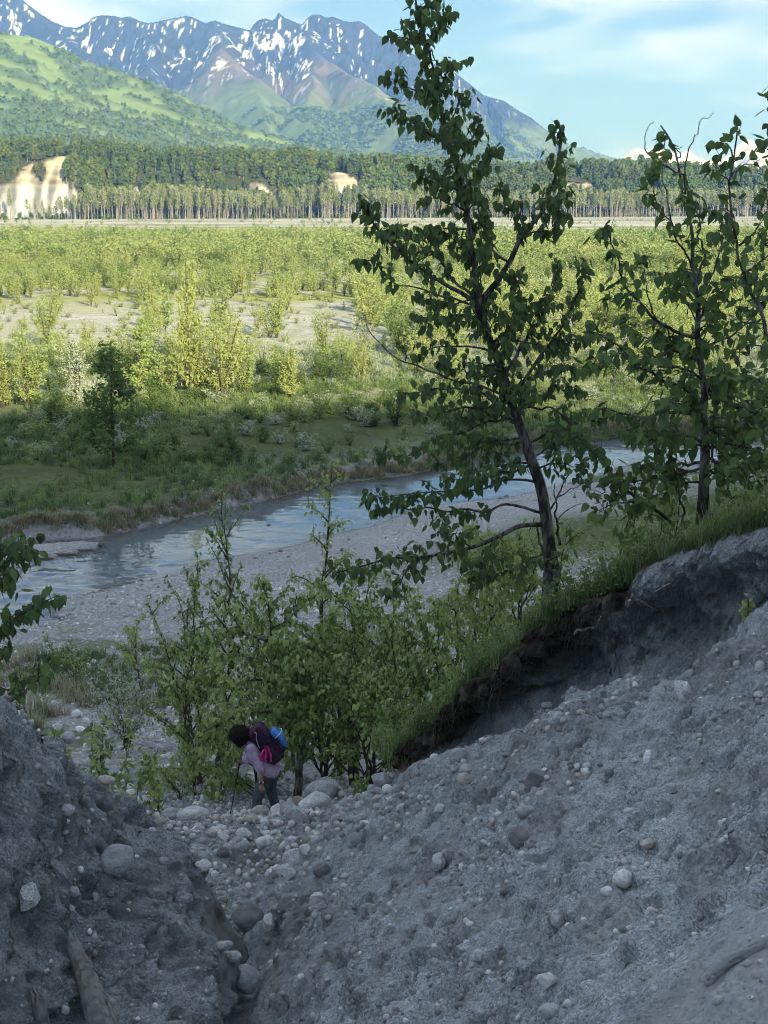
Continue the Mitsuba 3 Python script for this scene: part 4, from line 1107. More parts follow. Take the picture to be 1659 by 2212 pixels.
# ---------------------------------------------------------------- bushes behind the walker
def young_tree(label, base, height, spread, seed, leaf, tones, hang=0.6, stems=1, nbr=14, twig_gap=0.2, spacing=0.055, name='young_tree', cat='tree', group=None, lean=(0, 0), mesh=LEAF, single=False, first=0.2, wood='mat_twig', rad=None, twig_len=(0.12, 0.36), upright=0.6):
    r = np.random.default_rng(seed)
    key = numbered(name)
    tag(key, label, cat, group)
    base = np.asarray(base, float)
    lines, tubes_ = [], []
    for s in range(stems):
        a = r.random() * 6.283
        off = np.array([math.cos(a), math.sin(a), 0]) * (0.0 if stems == 1 else 0.12 * spread)
        tip = base + np.array([lean[0], lean[1], 0]) + off * (1 if stems == 1 else 5.5) * r.uniform(0.5, 1.2) + [0, 0, height * (1 if stems == 1 else r.uniform(0.65, 1.0))]
        mid = base * 0.5 + tip * 0.5 + r.normal(0, 0.05 * height, 3) * [1, 1, 0.3] - off
        L = wobble(smooth_line([base + off * 0.3 - [0, 0, 0.2], base + off * 0.4 + [0, 0, 0.2 * height] + (mid - base) * 0.1, mid, tip], 26), r, 0.04 * height)
        R0_ = rad if rad else 0.011 * height + 0.008
        part(key, 'trunk' if stems == 1 else 'stem', mikit.ply(trunk_mesh(L, np.linspace(R0_, 0.004, 26) / (1 if stems == 1 else 1.6), r, 8, 0.06), wood, smooth=True))
        lines.append((L, 0.55))
        for k in range(nbr if stems == 1 else max(3, nbr // stems)):
            f = first + (1 - first) * ((k + r.random()) / (nbr if stems == 1 else max(3, nbr // stems))) * 0.95
            p = cut(L, f, f + 0.01, 2)[0]
            a = r.random() * 6.283 if stems == 1 else a + r.normal(0, 1.2)
            Ln = spread * (0.55 + 0.6 * r.random()) * (1.12 - 0.75 * f)
            e = p + Ln * np.array([math.cos(a), math.sin(a), upright * (0.5 + r.random())])
            bl = wobble(smooth_line([p, (p + e) / 2 + [0, 0, 0.08 * Ln], e], 9), r, 0.06 * Ln)
            tubes_.append(tube(bl, np.linspace(R0_ * 0.42 * (1.1 - 0.6 * f), 0.003, 9), 5))
            lines.append((bl, 0.2))
    part(key, 'branches', mikit.ply(join(tubes_), 'mat_twig', smooth=True), 'stuff')
    mats, twigs = foliage(lines, r, leaf, twig_gap, twig_len, spacing, hang)
    if twigs:
        part(key, 'twigs', mikit.ply(join(twigs), 'mat_twig'), 'stuff')
    add_leaves(key, mats, tones, r, single, mesh, smooth=mesh is not LEAF_LOW)
    return len(mats)

def g1(x, y):
    return float(gz(x, y)[0])


def stand(qx, qy, y):
    """The point of the ground below this place in the photograph, at distance y."""
    p = at(qx, qy, y)
    return np.array([p[0], p[1], g1(p[0], p[1])])


def tree_by(qx, qbase, qtop, y, **kw):
    b = stand(qx, qbase, y)
    top = at(qx, qtop, y)
    return b, max(0.3, top[2] - b[2])


# the tree beside the walker, traced; the bushes around it, grown
YT = [(640, 1735), (645, 1690), (650, 1640), (652, 1600), (646, 1551), (639, 1491), (630, 1431), (612, 1405), (584, 1385)]
YB = [([(584, 1385), (558, 1378), (514, 1354), (500, 1323), (470, 1290)], 8, 0.2, -0.3), ([(584, 1385), (586, 1361), (615, 1345), (634, 1323), (640, 1290)], 8, 0.2, 0.3), ([(586, 1361), (582, 1330), (575, 1290), (560, 1250)], 6, 0.2, 0.4), ([(640, 1495), (590, 1480), (540, 1470), (490, 1480), (460, 1500)], 8, 0.2, -0.5),
      ([(630, 1440), (660, 1400), (700, 1370), (720, 1330)], 8, 0.2, 0.5), ([(648, 1570), (600, 1540), (540, 1540), (480, 1560), (430, 1590)], 8, 0.3, -0.7), ([(650, 1610), (692, 1515), (716, 1443), (730, 1390)], 9, 0.35, 0.4), ([(645, 1540), (600, 1580), (540, 1600), (500, 1640)], 7, 0.3, 0.7),
      ([(639, 1500), (600, 1440), (540, 1420), (480, 1410)], 7, 0.2, 0.5), ([(640, 1480), (700, 1460), (760, 1450)], 7, 0.2, -0.4), ([(650, 1590), (710, 1570), (770, 1580)], 7, 0.2, -0.4), ([(514, 1354), (480, 1370), (440, 1390)], 5, 0.1, -0.3, 21.8), ([(634, 1323), (680, 1290), (700, 1260)], 5, 0.1, 0.3, 22.2),
      ([(560, 1560), (500, 1600), (470, 1660), (460, 1720)], 5, 0.1, -0.8, 21.6), ([(480, 1560), (430, 1620), (410, 1660)], 5, 0.1, 0.2, 21.3), ([(500, 1640), (480, 1690), (470, 1740)], 4, 0.0, 0.1, 22.4)]
picture_tree('young_tree', 'young light-green tree with a forked trunk, right behind the walker with the backpack', YT, 22.0, 21.8, [20, 18, 16, 15, 13, 11, 9], YB, 81, 17, ['light', 'light', 'mid'], 0.8, extra=24, twig_gap=0.058, spacing=0.036, crown_from=0.35, single=True, extra_len=(0.6, 1.3), twig_len=(0.15, 0.42))
b, h = tree_by(468, 1560, 1100, 25.5)
young_tree('slim pale-green sapling rising above the bushes in front of the river', b, h, 1.0, 82, 0.085, ['light', 'mid'], hang=0.5, nbr=24, first=0.28, spacing=0.036, twig_gap=0.14, upright=1.1, twig_len=(0.1, 0.26))
TREES2 = [(760, 1650, 1270, 23.5, 1.3, 83, 'leafy green bush right of the young tree behind the walker'), (860, 1600, 1300, 22.5, 1.2, 84, 'leafy bush between the young tree and the dark eroded bank'),
          (735, 1640, 1130, 25.0, 0.8, 85, 'thin sapling whose bright top stands before the river bend'), (940, 1560, 1320, 20.5, 1.0, 86, 'leafy bush on the grassy bank under the low limb of the tall poplar'),
          (800, 1690, 1430, 21.5, 1.0, 87, 'low bush right of the walker at the foot of the grassy bank'), (560, 1690, 1500, 23.5, 1.1, 88, 'bush behind the walker, under the young tree'), (700, 1680, 1400, 24.5, 1.3, 89, 'bush behind the trunk of the young tree'),
          (430, 1640, 1420, 24.5, 1.0, 90, 'loose bush left of the walker above the pale cobbles'), (1040, 1420, 1230, 19.0, 0.9, 91, 'leafy bush under the tall poplar on the grassy bank'), (640, 1620, 1290, 26.0, 1.4, 92, 'pale green bush behind the crown of the young tree'),
          (890, 1650, 1490, 19.6, 0.7, 93, 'low leafy shoots along the lower end of the grassy bank'), (1120, 1340, 1190, 18.0, 0.8, 94, 'leafy shoots beside the foot of the tall poplar'), (400, 1560, 1250, 27.0, 0.8, 95, 'feathery light bush left of the slim sapling')]
for i, (qx, qb, qt, y, sp, sd, lab) in enumerate(TREES2):
    b, h = tree_by(qx, qb, qt, y)
    young_tree(lab, b, h * 1.22, sp * 1.1, sd, 0.10 if i not in (2, 12) else 0.075, [['light', 'mid'], ['light', 'light', 'mid'], ['light']][i % 3], hang=0.65, stems=[6, 5, 1, 6, 5, 6, 6, 5, 5, 6, 5, 5, 5][i], nbr=28, spacing=0.038, twig_gap=0.070, upright=0.8, first=0.04, name='bush' if i != 2 else 'young_tree', cat='bush' if i != 2 else 'tree')
# brush along the rib with the big trees
for i, (qx, qb, qt, y, lab) in enumerate([(1330, 1165, 1010, 15.8, 'low leafy shoots on the bank between the tall poplar and the tree with dead shoots'), (1430, 1140, 1000, 15.2, 'leafy bush at the left foot of the tree with dead shoots'),
                                         (1610, 1100, 960, 14.2, 'leafy bush at the right foot of the tree with dead shoots'), (1250, 1215, 1100, 16.2, 'thin shoots in the grass right of the poplar trunk')]):
    b, h = tree_by(qx, qb, qt, y)
    young_tree(lab, b, h, 0.6, 110 + i, 0.12, ['mid', 'light'], hang=0.5, stems=3, nbr=9, spacing=0.06, twig_gap=0.14, name='bush', cat='bush')
# left, beyond the rib
for i, (qx, qb, qt, y, st, lf, tones, sp, lab) in enumerate([
        (305, 1560, 1345, 31.0, 1, 0.10, ['light'], 0.55, 'lone thin sapling with yellow-green leaves on the sandy flat by the river'),
        (272, 1610, 1480, 27.0, 7, 0.085, ['silver'], 0.8, 'silvery grey-green willow bush on the sandy flat'), (190, 1650, 1540, 17.0, 2, 0.10, ['mid', 'light'], 0.4, 'leafy shoots on the back of the rib, left of the willow bush'),
        (230, 1690, 1590, 17.5, 2, 0.10, ['mid', 'light'], 0.4, 'leafy shoots on the back of the rib below the willow bush'), (290, 1740, 1600, 18.0, 2, 0.10, ['mid', 'light'], 0.45, 'tall leafy shoots above the rib edge, left of the walker'),
        (345, 1750, 1640, 19.5, 3, 0.09, ['mid', 'light'], 0.4, 'leafy shoots in the pale cobbles left of the walker'), (60, 1590, 1500, 15.5, 3, 0.10, ['mid'], 0.45, 'leafy shoots on the crest of the rib near the left edge'),
        (120, 1620, 1545, 16.0, 2, 0.10, ['mid', 'light'], 0.4, 'small leafy shoots on the crest of the rib'), (390, 1720, 1650, 22.5, 4, 0.07, ['light'], 0.4, 'fine-leaved pale weed among the cobbles left of the walker'),
        (160, 1520, 1450, 33.0, 4, 0.08, ['light', 'mid'], 0.7, 'low green clump in the dry grass of the sandy flat'), (420, 1690, 1600, 23.5, 3, 0.08, ['light', 'mid'], 0.45, 'leafy weed beside the walker\'s walking stick')]):
    b, h = tree_by(qx, qb, qt, y)
    young_tree(lab, b, h, sp, 130 + i, lf, tones, hang=0.35, stems=st, nbr=[14, 40, 6, 6, 7, 9, 8, 6, 16, 16, 9][i], spacing=0.040, twig_gap=0.10, upright=1.2, name='bush' if st > 1 else 'young_tree', cat='bush' if st > 1 else 'tree', mesh=LEAF_NARROW if tones[0] == 'silver' else LEAF, twig_len=(0.10, 0.25))


# ---------------------------------------------------------------- shrubs of the floodplain
def shrub_model(r, kind, nleaf, lsize):
    """Unit-height shrub: stems and leaf faces through the crown."""
    lines, stems = [], []
    ns = {'round': 9, 'cone': 1, 'upright': 7}[kind]
    pts = []
    for s in range(ns):
        a = r.random() * 6.283
        sp = {'round': 0.42, 'cone': 0.03, 'upright': 0.22}[kind] * r.uniform(0.3, 1)
        tip = np.array([sp * math.cos(a), sp * math.sin(a), r.uniform(0.62, 1.0) if ns > 1 else 1.0])
        L = smooth_line([[0.1 * tip[0], 0.1 * tip[1], 0], [0.45 * tip[0], 0.45 * tip[1], 0.5 * tip[2]], tip], 8)
        stems.append(tube(L, np.linspace(0.010, 0.003, 8), 4, False))
        if kind == 'cone':
            for k in range(34):
                z = 0.06 + 0.92 * k / 34
                b = r.random() * 6.283
                w = 0.235 * (1 - z) ** 0.75 * (0.5 + 0.6 * r.random()) + 0.015
                pts.append(([0, 0, z], [w * math.cos(b), w * math.sin(b), z + 0.9 * w]))
        else:
            for k in range(9):
                p = L[min(7, 1 + int(k * 0.75))]
                b = r.random() * 6.283
                w = r.uniform(0.07, 0.19)
                pts.append((p, p + np.array([w * math.cos(b), w * math.sin(b), 0.9 * w])))
    pts = np.array(pts)
    wgt = np.linalg.norm(pts[:, 1] - pts[:, 0], axis=1) if kind == 'cone' else np.ones(len(pts))
    i = r.choice(len(pts), size=nleaf, p=wgt / wgt.sum())
    t = r.random(nleaf)[:, None] ** 0.6
    c = pts[i, 0] * (1 - t) + pts[i, 1] * t + r.normal(0, 0.022, (nleaf, 3))
    c[:, 2] = np.clip(c[:, 2], 0.02, 1.05)
    d = unit(r.normal(size=(nleaf, 3)) + [0, 0, 0.35])
    m = frames(c, d, r.normal(size=(nleaf, 3)) + [0, -0.3, 0.6], lsize * r.uniform(0.6, 1.3, nleaf))
    return scatter(m, *LEAF_LOW), join(stems)


rs = np.random.default_rng(17)
MODELS = {}
for kind in ('round', 'cone', 'upright'):
    for lod, (nl, ls) in {'near': (1900, 0.040), 'mid': (650, 0.062), 'far': (150, 0.12)}.items():
        for tone in ('light', 'yellow', 'mid', 'silver'):
            if tone == 'silver' and lod == 'far':
                continue
            for v in range(2):
                leaf, st = shrub_model(rs, kind, nl, ls)
                name = f'shrub_model_{kind}_{lod}_{tone}_{v}'
                scene[name] = {'type': 'shapegroup', 'foliage': mikit.ply(leaf, f'mat_leaf_{tone}'), 'stems': mikit.ply(st, 'mat_twig')}
                MODELS[kind, lod, tone, v] = name

SHRUBS = []      # x, y, height, width factor, kind, tone, label, category


def prominent(qx, qb, qt, kind, tone, label, w=1.0):
    p = on(qx, qb, 0.95)
    SHRUBS.append((p[0], p[1], (at(qx, qt, p[1])[2] - 0.9) * 1.03, w, kind, tone, label))


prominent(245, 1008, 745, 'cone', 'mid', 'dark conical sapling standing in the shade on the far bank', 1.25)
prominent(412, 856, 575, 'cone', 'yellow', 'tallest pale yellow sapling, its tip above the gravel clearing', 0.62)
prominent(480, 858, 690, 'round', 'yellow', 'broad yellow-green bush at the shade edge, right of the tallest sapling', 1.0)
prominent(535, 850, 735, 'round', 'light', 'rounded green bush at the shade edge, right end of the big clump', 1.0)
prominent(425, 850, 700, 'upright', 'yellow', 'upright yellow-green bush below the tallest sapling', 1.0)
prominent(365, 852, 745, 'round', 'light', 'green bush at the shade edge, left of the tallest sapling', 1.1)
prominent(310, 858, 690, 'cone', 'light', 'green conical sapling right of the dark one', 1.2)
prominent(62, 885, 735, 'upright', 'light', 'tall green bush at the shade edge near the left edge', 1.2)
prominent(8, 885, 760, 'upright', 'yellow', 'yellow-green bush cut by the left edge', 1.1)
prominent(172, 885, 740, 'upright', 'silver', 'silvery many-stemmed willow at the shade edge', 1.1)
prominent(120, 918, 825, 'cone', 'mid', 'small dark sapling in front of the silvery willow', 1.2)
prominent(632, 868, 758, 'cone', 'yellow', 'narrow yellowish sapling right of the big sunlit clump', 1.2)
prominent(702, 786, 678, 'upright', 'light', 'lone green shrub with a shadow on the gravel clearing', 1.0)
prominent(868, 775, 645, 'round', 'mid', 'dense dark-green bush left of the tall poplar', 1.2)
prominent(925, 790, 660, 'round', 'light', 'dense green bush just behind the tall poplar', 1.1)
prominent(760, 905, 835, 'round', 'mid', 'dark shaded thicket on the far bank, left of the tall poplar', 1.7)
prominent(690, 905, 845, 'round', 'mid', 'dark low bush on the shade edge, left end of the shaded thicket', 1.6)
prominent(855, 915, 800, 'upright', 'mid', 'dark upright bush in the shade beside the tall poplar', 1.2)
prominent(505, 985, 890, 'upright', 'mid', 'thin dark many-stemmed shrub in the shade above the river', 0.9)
prominent(330, 905, 815, 'cone', 'mid', 'small dark sapling right of the dark conical one', 1.3)
prominent(115, 700, 650, 'round', 'light', 'low green bush on the gravel clearing at the left', 1.2)
N_PROM = len(SHRUBS)


def zone(n, y0, y1, h0, h1, kinds, tones, label, dens=None, seed=0, wid=(0.9, 1.4)):
    r = np.random.default_rng(900 + seed)
    for _ in range(n):
        y = math.sqrt(r.uniform(y0 * y0, y1 * y1))
        x = r.uniform(-0.31, 0.31) * y
        if dens is not None and r.random() > dens(x, y):
            continue
        SHRUBS.append((x, y, r.uniform(h0, h1), r.uniform(*wid), kinds[r.integers(len(kinds))], tones[r.integers(len(tones))], label))


def patch(x, y, s=0.03, seed=5, lo=0.42, hi=0.58):
    return float(sst(lo, hi, meshkit.fbm(np.array([[x * s, y * s * 1.6, 0.5]]), 3, seed)[0]))


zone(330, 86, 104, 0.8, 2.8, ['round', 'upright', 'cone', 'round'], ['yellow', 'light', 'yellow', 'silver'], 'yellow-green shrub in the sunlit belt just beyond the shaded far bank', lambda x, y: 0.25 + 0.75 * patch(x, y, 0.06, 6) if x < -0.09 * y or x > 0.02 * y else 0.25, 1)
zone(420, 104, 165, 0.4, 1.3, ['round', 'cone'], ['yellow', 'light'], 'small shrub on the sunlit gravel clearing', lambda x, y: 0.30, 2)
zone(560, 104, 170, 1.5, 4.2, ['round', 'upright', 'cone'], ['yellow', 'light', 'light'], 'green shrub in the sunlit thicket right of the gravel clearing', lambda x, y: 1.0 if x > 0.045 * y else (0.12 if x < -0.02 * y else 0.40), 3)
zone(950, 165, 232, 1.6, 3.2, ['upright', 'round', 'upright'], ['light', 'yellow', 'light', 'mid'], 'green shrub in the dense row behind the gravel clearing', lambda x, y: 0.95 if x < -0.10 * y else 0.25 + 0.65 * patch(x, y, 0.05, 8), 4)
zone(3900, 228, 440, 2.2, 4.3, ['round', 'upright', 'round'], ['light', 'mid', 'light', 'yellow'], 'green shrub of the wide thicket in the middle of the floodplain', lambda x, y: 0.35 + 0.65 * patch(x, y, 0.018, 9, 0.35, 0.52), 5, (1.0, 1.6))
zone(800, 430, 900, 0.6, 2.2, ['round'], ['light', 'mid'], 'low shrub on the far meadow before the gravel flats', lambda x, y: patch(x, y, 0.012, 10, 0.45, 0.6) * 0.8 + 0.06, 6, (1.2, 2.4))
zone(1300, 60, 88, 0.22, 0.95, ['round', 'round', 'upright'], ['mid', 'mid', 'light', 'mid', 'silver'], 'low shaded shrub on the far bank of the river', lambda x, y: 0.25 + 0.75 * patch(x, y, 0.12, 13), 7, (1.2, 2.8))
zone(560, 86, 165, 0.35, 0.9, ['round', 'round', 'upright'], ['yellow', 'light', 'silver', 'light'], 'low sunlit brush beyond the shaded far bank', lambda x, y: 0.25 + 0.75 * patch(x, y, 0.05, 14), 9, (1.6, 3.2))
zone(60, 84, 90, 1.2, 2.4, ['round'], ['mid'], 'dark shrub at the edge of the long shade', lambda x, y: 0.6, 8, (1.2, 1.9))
okS = []
for s in SHRUBS:
    d = shapely.distance(river_poly, shapely.Point(s[0], s[1]))
    if d > 1.2 and s[1] > np.interp(s[0], far_xy[:, 0], far_xy[:, 1]) + 0.8:
        okS.append(s)
SHRUBS = okS
sx_, sy_ = np.array([s[0] for s in SHRUBS]), np.array([s[1] for s in SHRUBS])
sz_ = gz(sx_, sy_)
app = np.array([s[2] / s[1] for s in SHRUBS])
rank = np.argsort(-app)
lead = set(rank[:300].tolist())
cnt = 0
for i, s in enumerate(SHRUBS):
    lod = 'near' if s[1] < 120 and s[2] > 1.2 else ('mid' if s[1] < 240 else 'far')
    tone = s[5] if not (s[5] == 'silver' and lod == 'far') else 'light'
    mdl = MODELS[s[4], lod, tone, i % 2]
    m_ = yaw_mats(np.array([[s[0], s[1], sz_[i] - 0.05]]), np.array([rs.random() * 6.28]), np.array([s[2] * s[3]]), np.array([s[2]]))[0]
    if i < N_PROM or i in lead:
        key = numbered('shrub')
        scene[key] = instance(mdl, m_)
        lab = s[6]
        if i >= N_PROM:
            q_ = 829.5 + F * s[0] / s[1]
            lab = {'round': 'rounded ', 'cone': 'narrow ', 'upright': 'upright '}[s[4]] + lab.replace('yellow-green ', '').replace('green ', '').replace('just beyond', 'beyond') + (', far left' if q_ < 330 else (', left of the poplar' if q_ < 800 else (', behind the poplar' if q_ < 1250 else ', far right')))
        tag(key, lab, 'shrub', None if i < N_PROM else lab.replace('shrub', 'shrubs', 1))
    else:
        cnt += 1
        scene[f'thicket__{cnt:03d}'] = instance(mdl, m_)
tag('thicket', 'green thicket of willow and poplar shrubs spreading over the floodplain', 'thicket', kind='stuff')


# ---------------------------------------------------------------- grass
def tuft(r, n, h, spread, lean, width):
    """One tuft of curved blades, unit height about h."""
    vs, fs = [], []
    for k in range(n):
        a, b0 = r.random() * 6.283, r.random() * 6.283
        p0 = np.array([math.cos(b0), math.sin(b0), 0]) * spread * math.sqrt(r.random())
        L = h * r.uniform(0.55, 1.1)
        ln = lean * r.uniform(0.3, 1.3)
        dirv = np.array([math.cos(a), math.sin(a), 0])
        side = np.array([-math.sin(a), math.cos(a), 0]) * width
        p1, p2 = p0 + dirv * ln * L * 0.3 + [0, 0, 0.6 * L], p0 + dirv * ln * L + [0, 0, L * (1 - 0.25 * ln)]
        o = len(vs)
        vs += [p0 - side, p0 + side, p1 - side * 0.7, p1 + side * 0.7, p2]
        fs += [[o, o + 1, o + 3], [o, o + 3, o + 2], [o + 2, o + 3, o + 4]]
    return np.array(vs), np.array(fs)


rg = np.random.default_rng(23)
LIPD = smooth_line(LIPW, 300)
LIPT = cKDTree(LIPD[:, :2])


def turf_z(xy):
    d, k = LIPT.query(xy)
    return np.where(d < 1.5, LIPD[k, 2] + 0.02, -9)


TUFT = [tuft(rg, 22, 1.0, 0.28, 0.55, 0.020) for _ in range(4)]
TUFT_FINE = [tuft(rg, 34, 1.0, 0.40, 0.55, 0.012) for _ in range(4)]


def grass(name, label, xy, h, mat, tufts=TUFT, wide=1.0):
    xy = np.asarray(xy)
    z = gz(xy[:, 0], xy[:, 1])
    if 'bank' in name[:5] or name == 'edge_grass':
        z = np.maximum(z, turf_z(xy))
    hh = rg.uniform(h[0], h[1], len(xy))
    ms = yaw_mats(np.stack([xy[:, 0], xy[:, 1], z - 0.02], 1), rg.random(len(xy)) * 6.28, hh * wide, hh)
    k = np.arange(len(xy)) % len(tufts)
    struct_mesh = join([scatter(ms[k == j], *tufts[j]) for j in range(len(tufts)) if (k == j).any()])
    scene[name] = mikit.ply(struct_mesh, mat)
    tag(name, label, 'grass', kind='stuff')


def clumpy(xy, seed=3):
    p = meshkit.fbm(np.stack([xy[:, 0] * 1.9, xy[:, 1] * 1.9, xy[:, 0] * 0 + seed], -1), 3, 29)
    return xy[p > 0.505]


# turf on the bank with the big trees
cand = rg.uniform([-0.6, 12.0], [5.2, 20.5], (60000, 2))
lipx = np.array(sg.LineString(LIPW[:, :2]).coords)
lip_line = sg.LineString(LIPW[:, :2])
bank_side = sg.Polygon(list(lipx) + [(-0.4, 18.2), (-0.3, 19.8), (1.2, 20.2), (2.6, 18.6), (5.0, 16.5), (5.2, 12.0)]).buffer(0.05)
cand = cand[shapely.contains_xy(bank_side, cand[:, 0], cand[:, 1])]
cand = cand[(LIPT.query(cand)[0] < rg.uniform(0.5, 2.6, len(cand))) & ((cand[:, 1] < 16.6) | (LIPT.query(cand)[0] < 0.55))]
grass('bank_grass', 'long green grass on top of the eroded bank under the poplars', clumpy(cand[:1700]), (0.06, 0.34), 'mat_grass', TUFT_FINE, 1.1)
grass('bank_weeds', 'paler weeds mixed into the grass on top of the eroded bank', clumpy(cand[2400:4000], 5), (0.08, 0.50), 'mat_weed', TUFT, 0.8)
grass('bank_dry_stalks', 'pale dry stalks standing in the grass of the eroded bank', cand[4000:4160], (0.25, 0.60), 'mat_grass_dry', TUFT, 0.6)
wd = clumpy(cand[5000:11000], 8)
wz = np.maximum(gz(wd[:, 0], wd[:, 1]), turf_z(wd))
wm = []
for k in range(len(wd)):
    hh_ = 0.05 + 0.45 * rg.random() ** 1.8
    nl = int(6 + 34 * hh_)
    lean_ = rg.normal(0, 0.25, 2)
    t_ = rg.random(nl)[:, None]
    pos_ = np.array([wd[k, 0], wd[k, 1], wz[k]]) + t_ * np.array([lean_[0] * hh_, lean_[1] * hh_, hh_]) + rg.normal(0, 0.02, (nl, 3))
    wm.append(frames(pos_, rg.normal(size=(nl, 3)) + [0, 0, 0.4], rg.normal(size=(nl, 3)) * 0.5 + [0, -0.2, 0.8], rg.uniform(0.025, 0.06, nl)))
scene['bank_leafy_weeds'] = mikit.ply(scatter(np.concatenate(wm[::2]), *LEAF_LOW), 'mat_leaf_mid')
scene['bank_pale_weeds'] = mikit.ply(scatter(np.concatenate(wm[1::2]), *LEAF_LOW), 'mat_weed')
tag('bank_pale_weeds', 'paler leafy weeds on top of the eroded bank', 'weeds', kind='stuff')
tag('bank_leafy_weeds', 'small leafy weeds growing through the grass on top of the eroded bank', 'weeds', kind='stuff')
edge = np.array([lip_line.interpolate(rg.random(), normalized=True).coords[0] for _ in range(420)]) + rg.normal(0, 0.07, (420, 2))
grass('edge_grass', 'short grass hanging along the edge of the eroded bank', edge + [0.03, 0.08], (0.10, 0.26), 'mat_grass', TUFT_FINE, 1.3)
fl = np.array([at(qx, qy, y)[:2] for qx, qy, y in zip(rg.uniform(845, 935, 120), rg.uniform(1560, 1690, 120), rg.uniform(17.0, 18.6, 120))])
grass('dry_grass', 'pale dry grass at the lower end of the bank', fl[:40], (0.25, 0.5), 'mat_grass_dry', TUFT, 0.5)
# far bank, shaded; meadow beyond it, sunlit
cand = np.stack([rg.uniform(-30, 32, 26000), rg.uniform(50, 112, 26000)], 1)
fy = np.interp(cand[:, 0], far_xy[:, 0], far_xy[:, 1])
d = cand[:, 1] - fy
pn = meshkit.fbm(np.stack([cand[:, 0] * 0.13, cand[:, 1] * 0.2, cand[:, 0] * 0], -1), 3, 25)
okb = (d > 0.35) & (np.abs(cand[:, 0]) < 0.30 * cand[:, 1]) & (cand[:, 1] < 90) & ((pn > 0.42) | (d < 3.5))
grass('far_bank_grass', 'rank green grass covering the shaded far bank', cand[okb][::2], (0.18, 0.60), 'mat_grass', TUFT, 1.2)
grass('far_bank_weeds', 'greyer weeds among the grass of the shaded far bank', cand[okb][1::2], (0.15, 0.55), 'mat_weed', TUFT, 1.2)
okm = (cand[:, 1] >= 86) & (np.abs(cand[:, 0]) < 0.30 * cand[:, 1]) & (pn > 0.36)
grass('meadow_grass', 'pale grass and weeds between the sunlit shrubs', cand[okm], (0.2, 0.6), 'mat_leaf_silver', TUFT, 1.6)
# overhanging dry grass right at the water of the far bank
u = rg.random(1500)
fp = np.stack([np.interp(u, np.linspace(0, 1, len(far_xy)), far_xy[:, 0]), np.interp(u, np.linspace(0, 1, len(far_xy)), far_xy[:, 1])], 1)
fp = fp[(np.abs(fp[:, 0]) < 22)] + rg.normal(0, 0.12, (int((np.abs(fp[:, 0]) < 22).sum()), 2)) + [0, 0.62]
grass('water_edge_grass', 'straw-coloured grass drooping over the cut of the far bank', fp, (0.2, 0.45), 'mat_grass_dry', TUFT, 1.5)
# tufts on the sandy flat this side
n = 900
qf = np.stack([rg.uniform(-60, 480, n), rg.uniform(1365, 1600, n)], 1)
pf = np.array([on(a_, b_, 0.85)[:2] for a_, b_ in qf])
pn = meshkit.fbm(np.stack([pf[:, 0] * 0.45, pf[:, 1] * 0.45, pf[:, 0] * 0], -1), 3, 27)
grass('flat_grass', 'scattered green tufts on the sandy flat by the river', pf[pn > 0.50], (0.10, 0.38), 'mat_grass', TUFT, 1.2)
grass('flat_dry_grass', 'bleached dry grass tufts on the sandy flat', pf[(pn > 0.44) & (pn < 0.53) & (qf[:, 0] < 380)], (0.25, 0.65), 'mat_grass_dry', TUFT, 1.0)

# ---------------------------------------------------------------- stones, the turf edge, roots, driftwood
rr_ = np.random.default_rng(31)


def project(p):
    d = np.asarray(p) - CAM
    depth = d[..., 1] * CP - d[..., 2] * SP
    up = d[..., 1] * SP + d[..., 2] * CP
    return 829.5 + F * d[..., 0] / depth, 1106.0 - F * up / depth, depth


_vis = till_v[till_idx]
_qx, _qy, _qd = project(_vis)
_scr = cKDTree(np.stack([_qx, _qy], 1))


def hit(qx, qy):
    """The point of the near ground seen at this place of the photograph, with its normal."""
    k = np.array(_scr.query_ball_point([qx, qy], 7.0))
    if len(k) == 0:
        k = np.array([_scr.query([qx, qy])[1]])
    j = k[np.argmin(_qd[k])]
    near = k[_qd[k] < _qd[j] + 0.35]
    j = near[np.argmin((_qx[near] - qx) ** 2 + (_qy[near] - qy) ** 2)]
    return _vis[j], till_n[till_idx[j]], _qd[j]


def stone(r, sub=3, angular=False, rough=0.10):
    if angular:
        p = unit(r.normal(size=(15, 3))) * r.uniform(0.75, 1.05, (15, 1))
        m = trimesh.convex.convex_hull(p)
        m = m.subdivide().subdivide()
        v = m.vertices + 0.04 * (meshkit.noise(m.vertices * 4 + r.random() * 50, 3)[:, None] - 0.5)
        return np.array(v), np.array(m.faces)
    m = trimesh.creation.icosphere(sub)
    v = np.array(m.vertices)
    o = r.random(3) * 60
    sq = np.abs(v) ** 1.25 * np.sign(v)
    v = v * 0.6 + sq * 0.4 + (meshkit.fbm(v * 1.1 + o, 2, 5)[:, None] - 0.5) * v * 0.55 + (meshkit.fbm(v * 4 + o, 2, 6)[:, None] - 0.5) * v * rough
    return v, np.array(m.faces)


STONES = [stone(rr_) for _ in range(7)]
STONES_A = [stone(rr_, angular=True) for _ in range(5)]
STONES_LO = [stone(rr_, 1) for _ in range(5)]
for k, s in enumerate(STONES + STONES_A):
    for mt in ('pale', 'grey', 'dark', 'tan', 'granite'):
        scene[f'stone_model_{k}_{mt}'] = {'type': 'shapegroup', 'body': mikit.ply(s, f'mat_rock_{mt}', smooth=True if k < 7 else 40)}


def rot(axis, ang):
    return trimesh.transformations.rotation_matrix(ang, axis)[:3, :3]


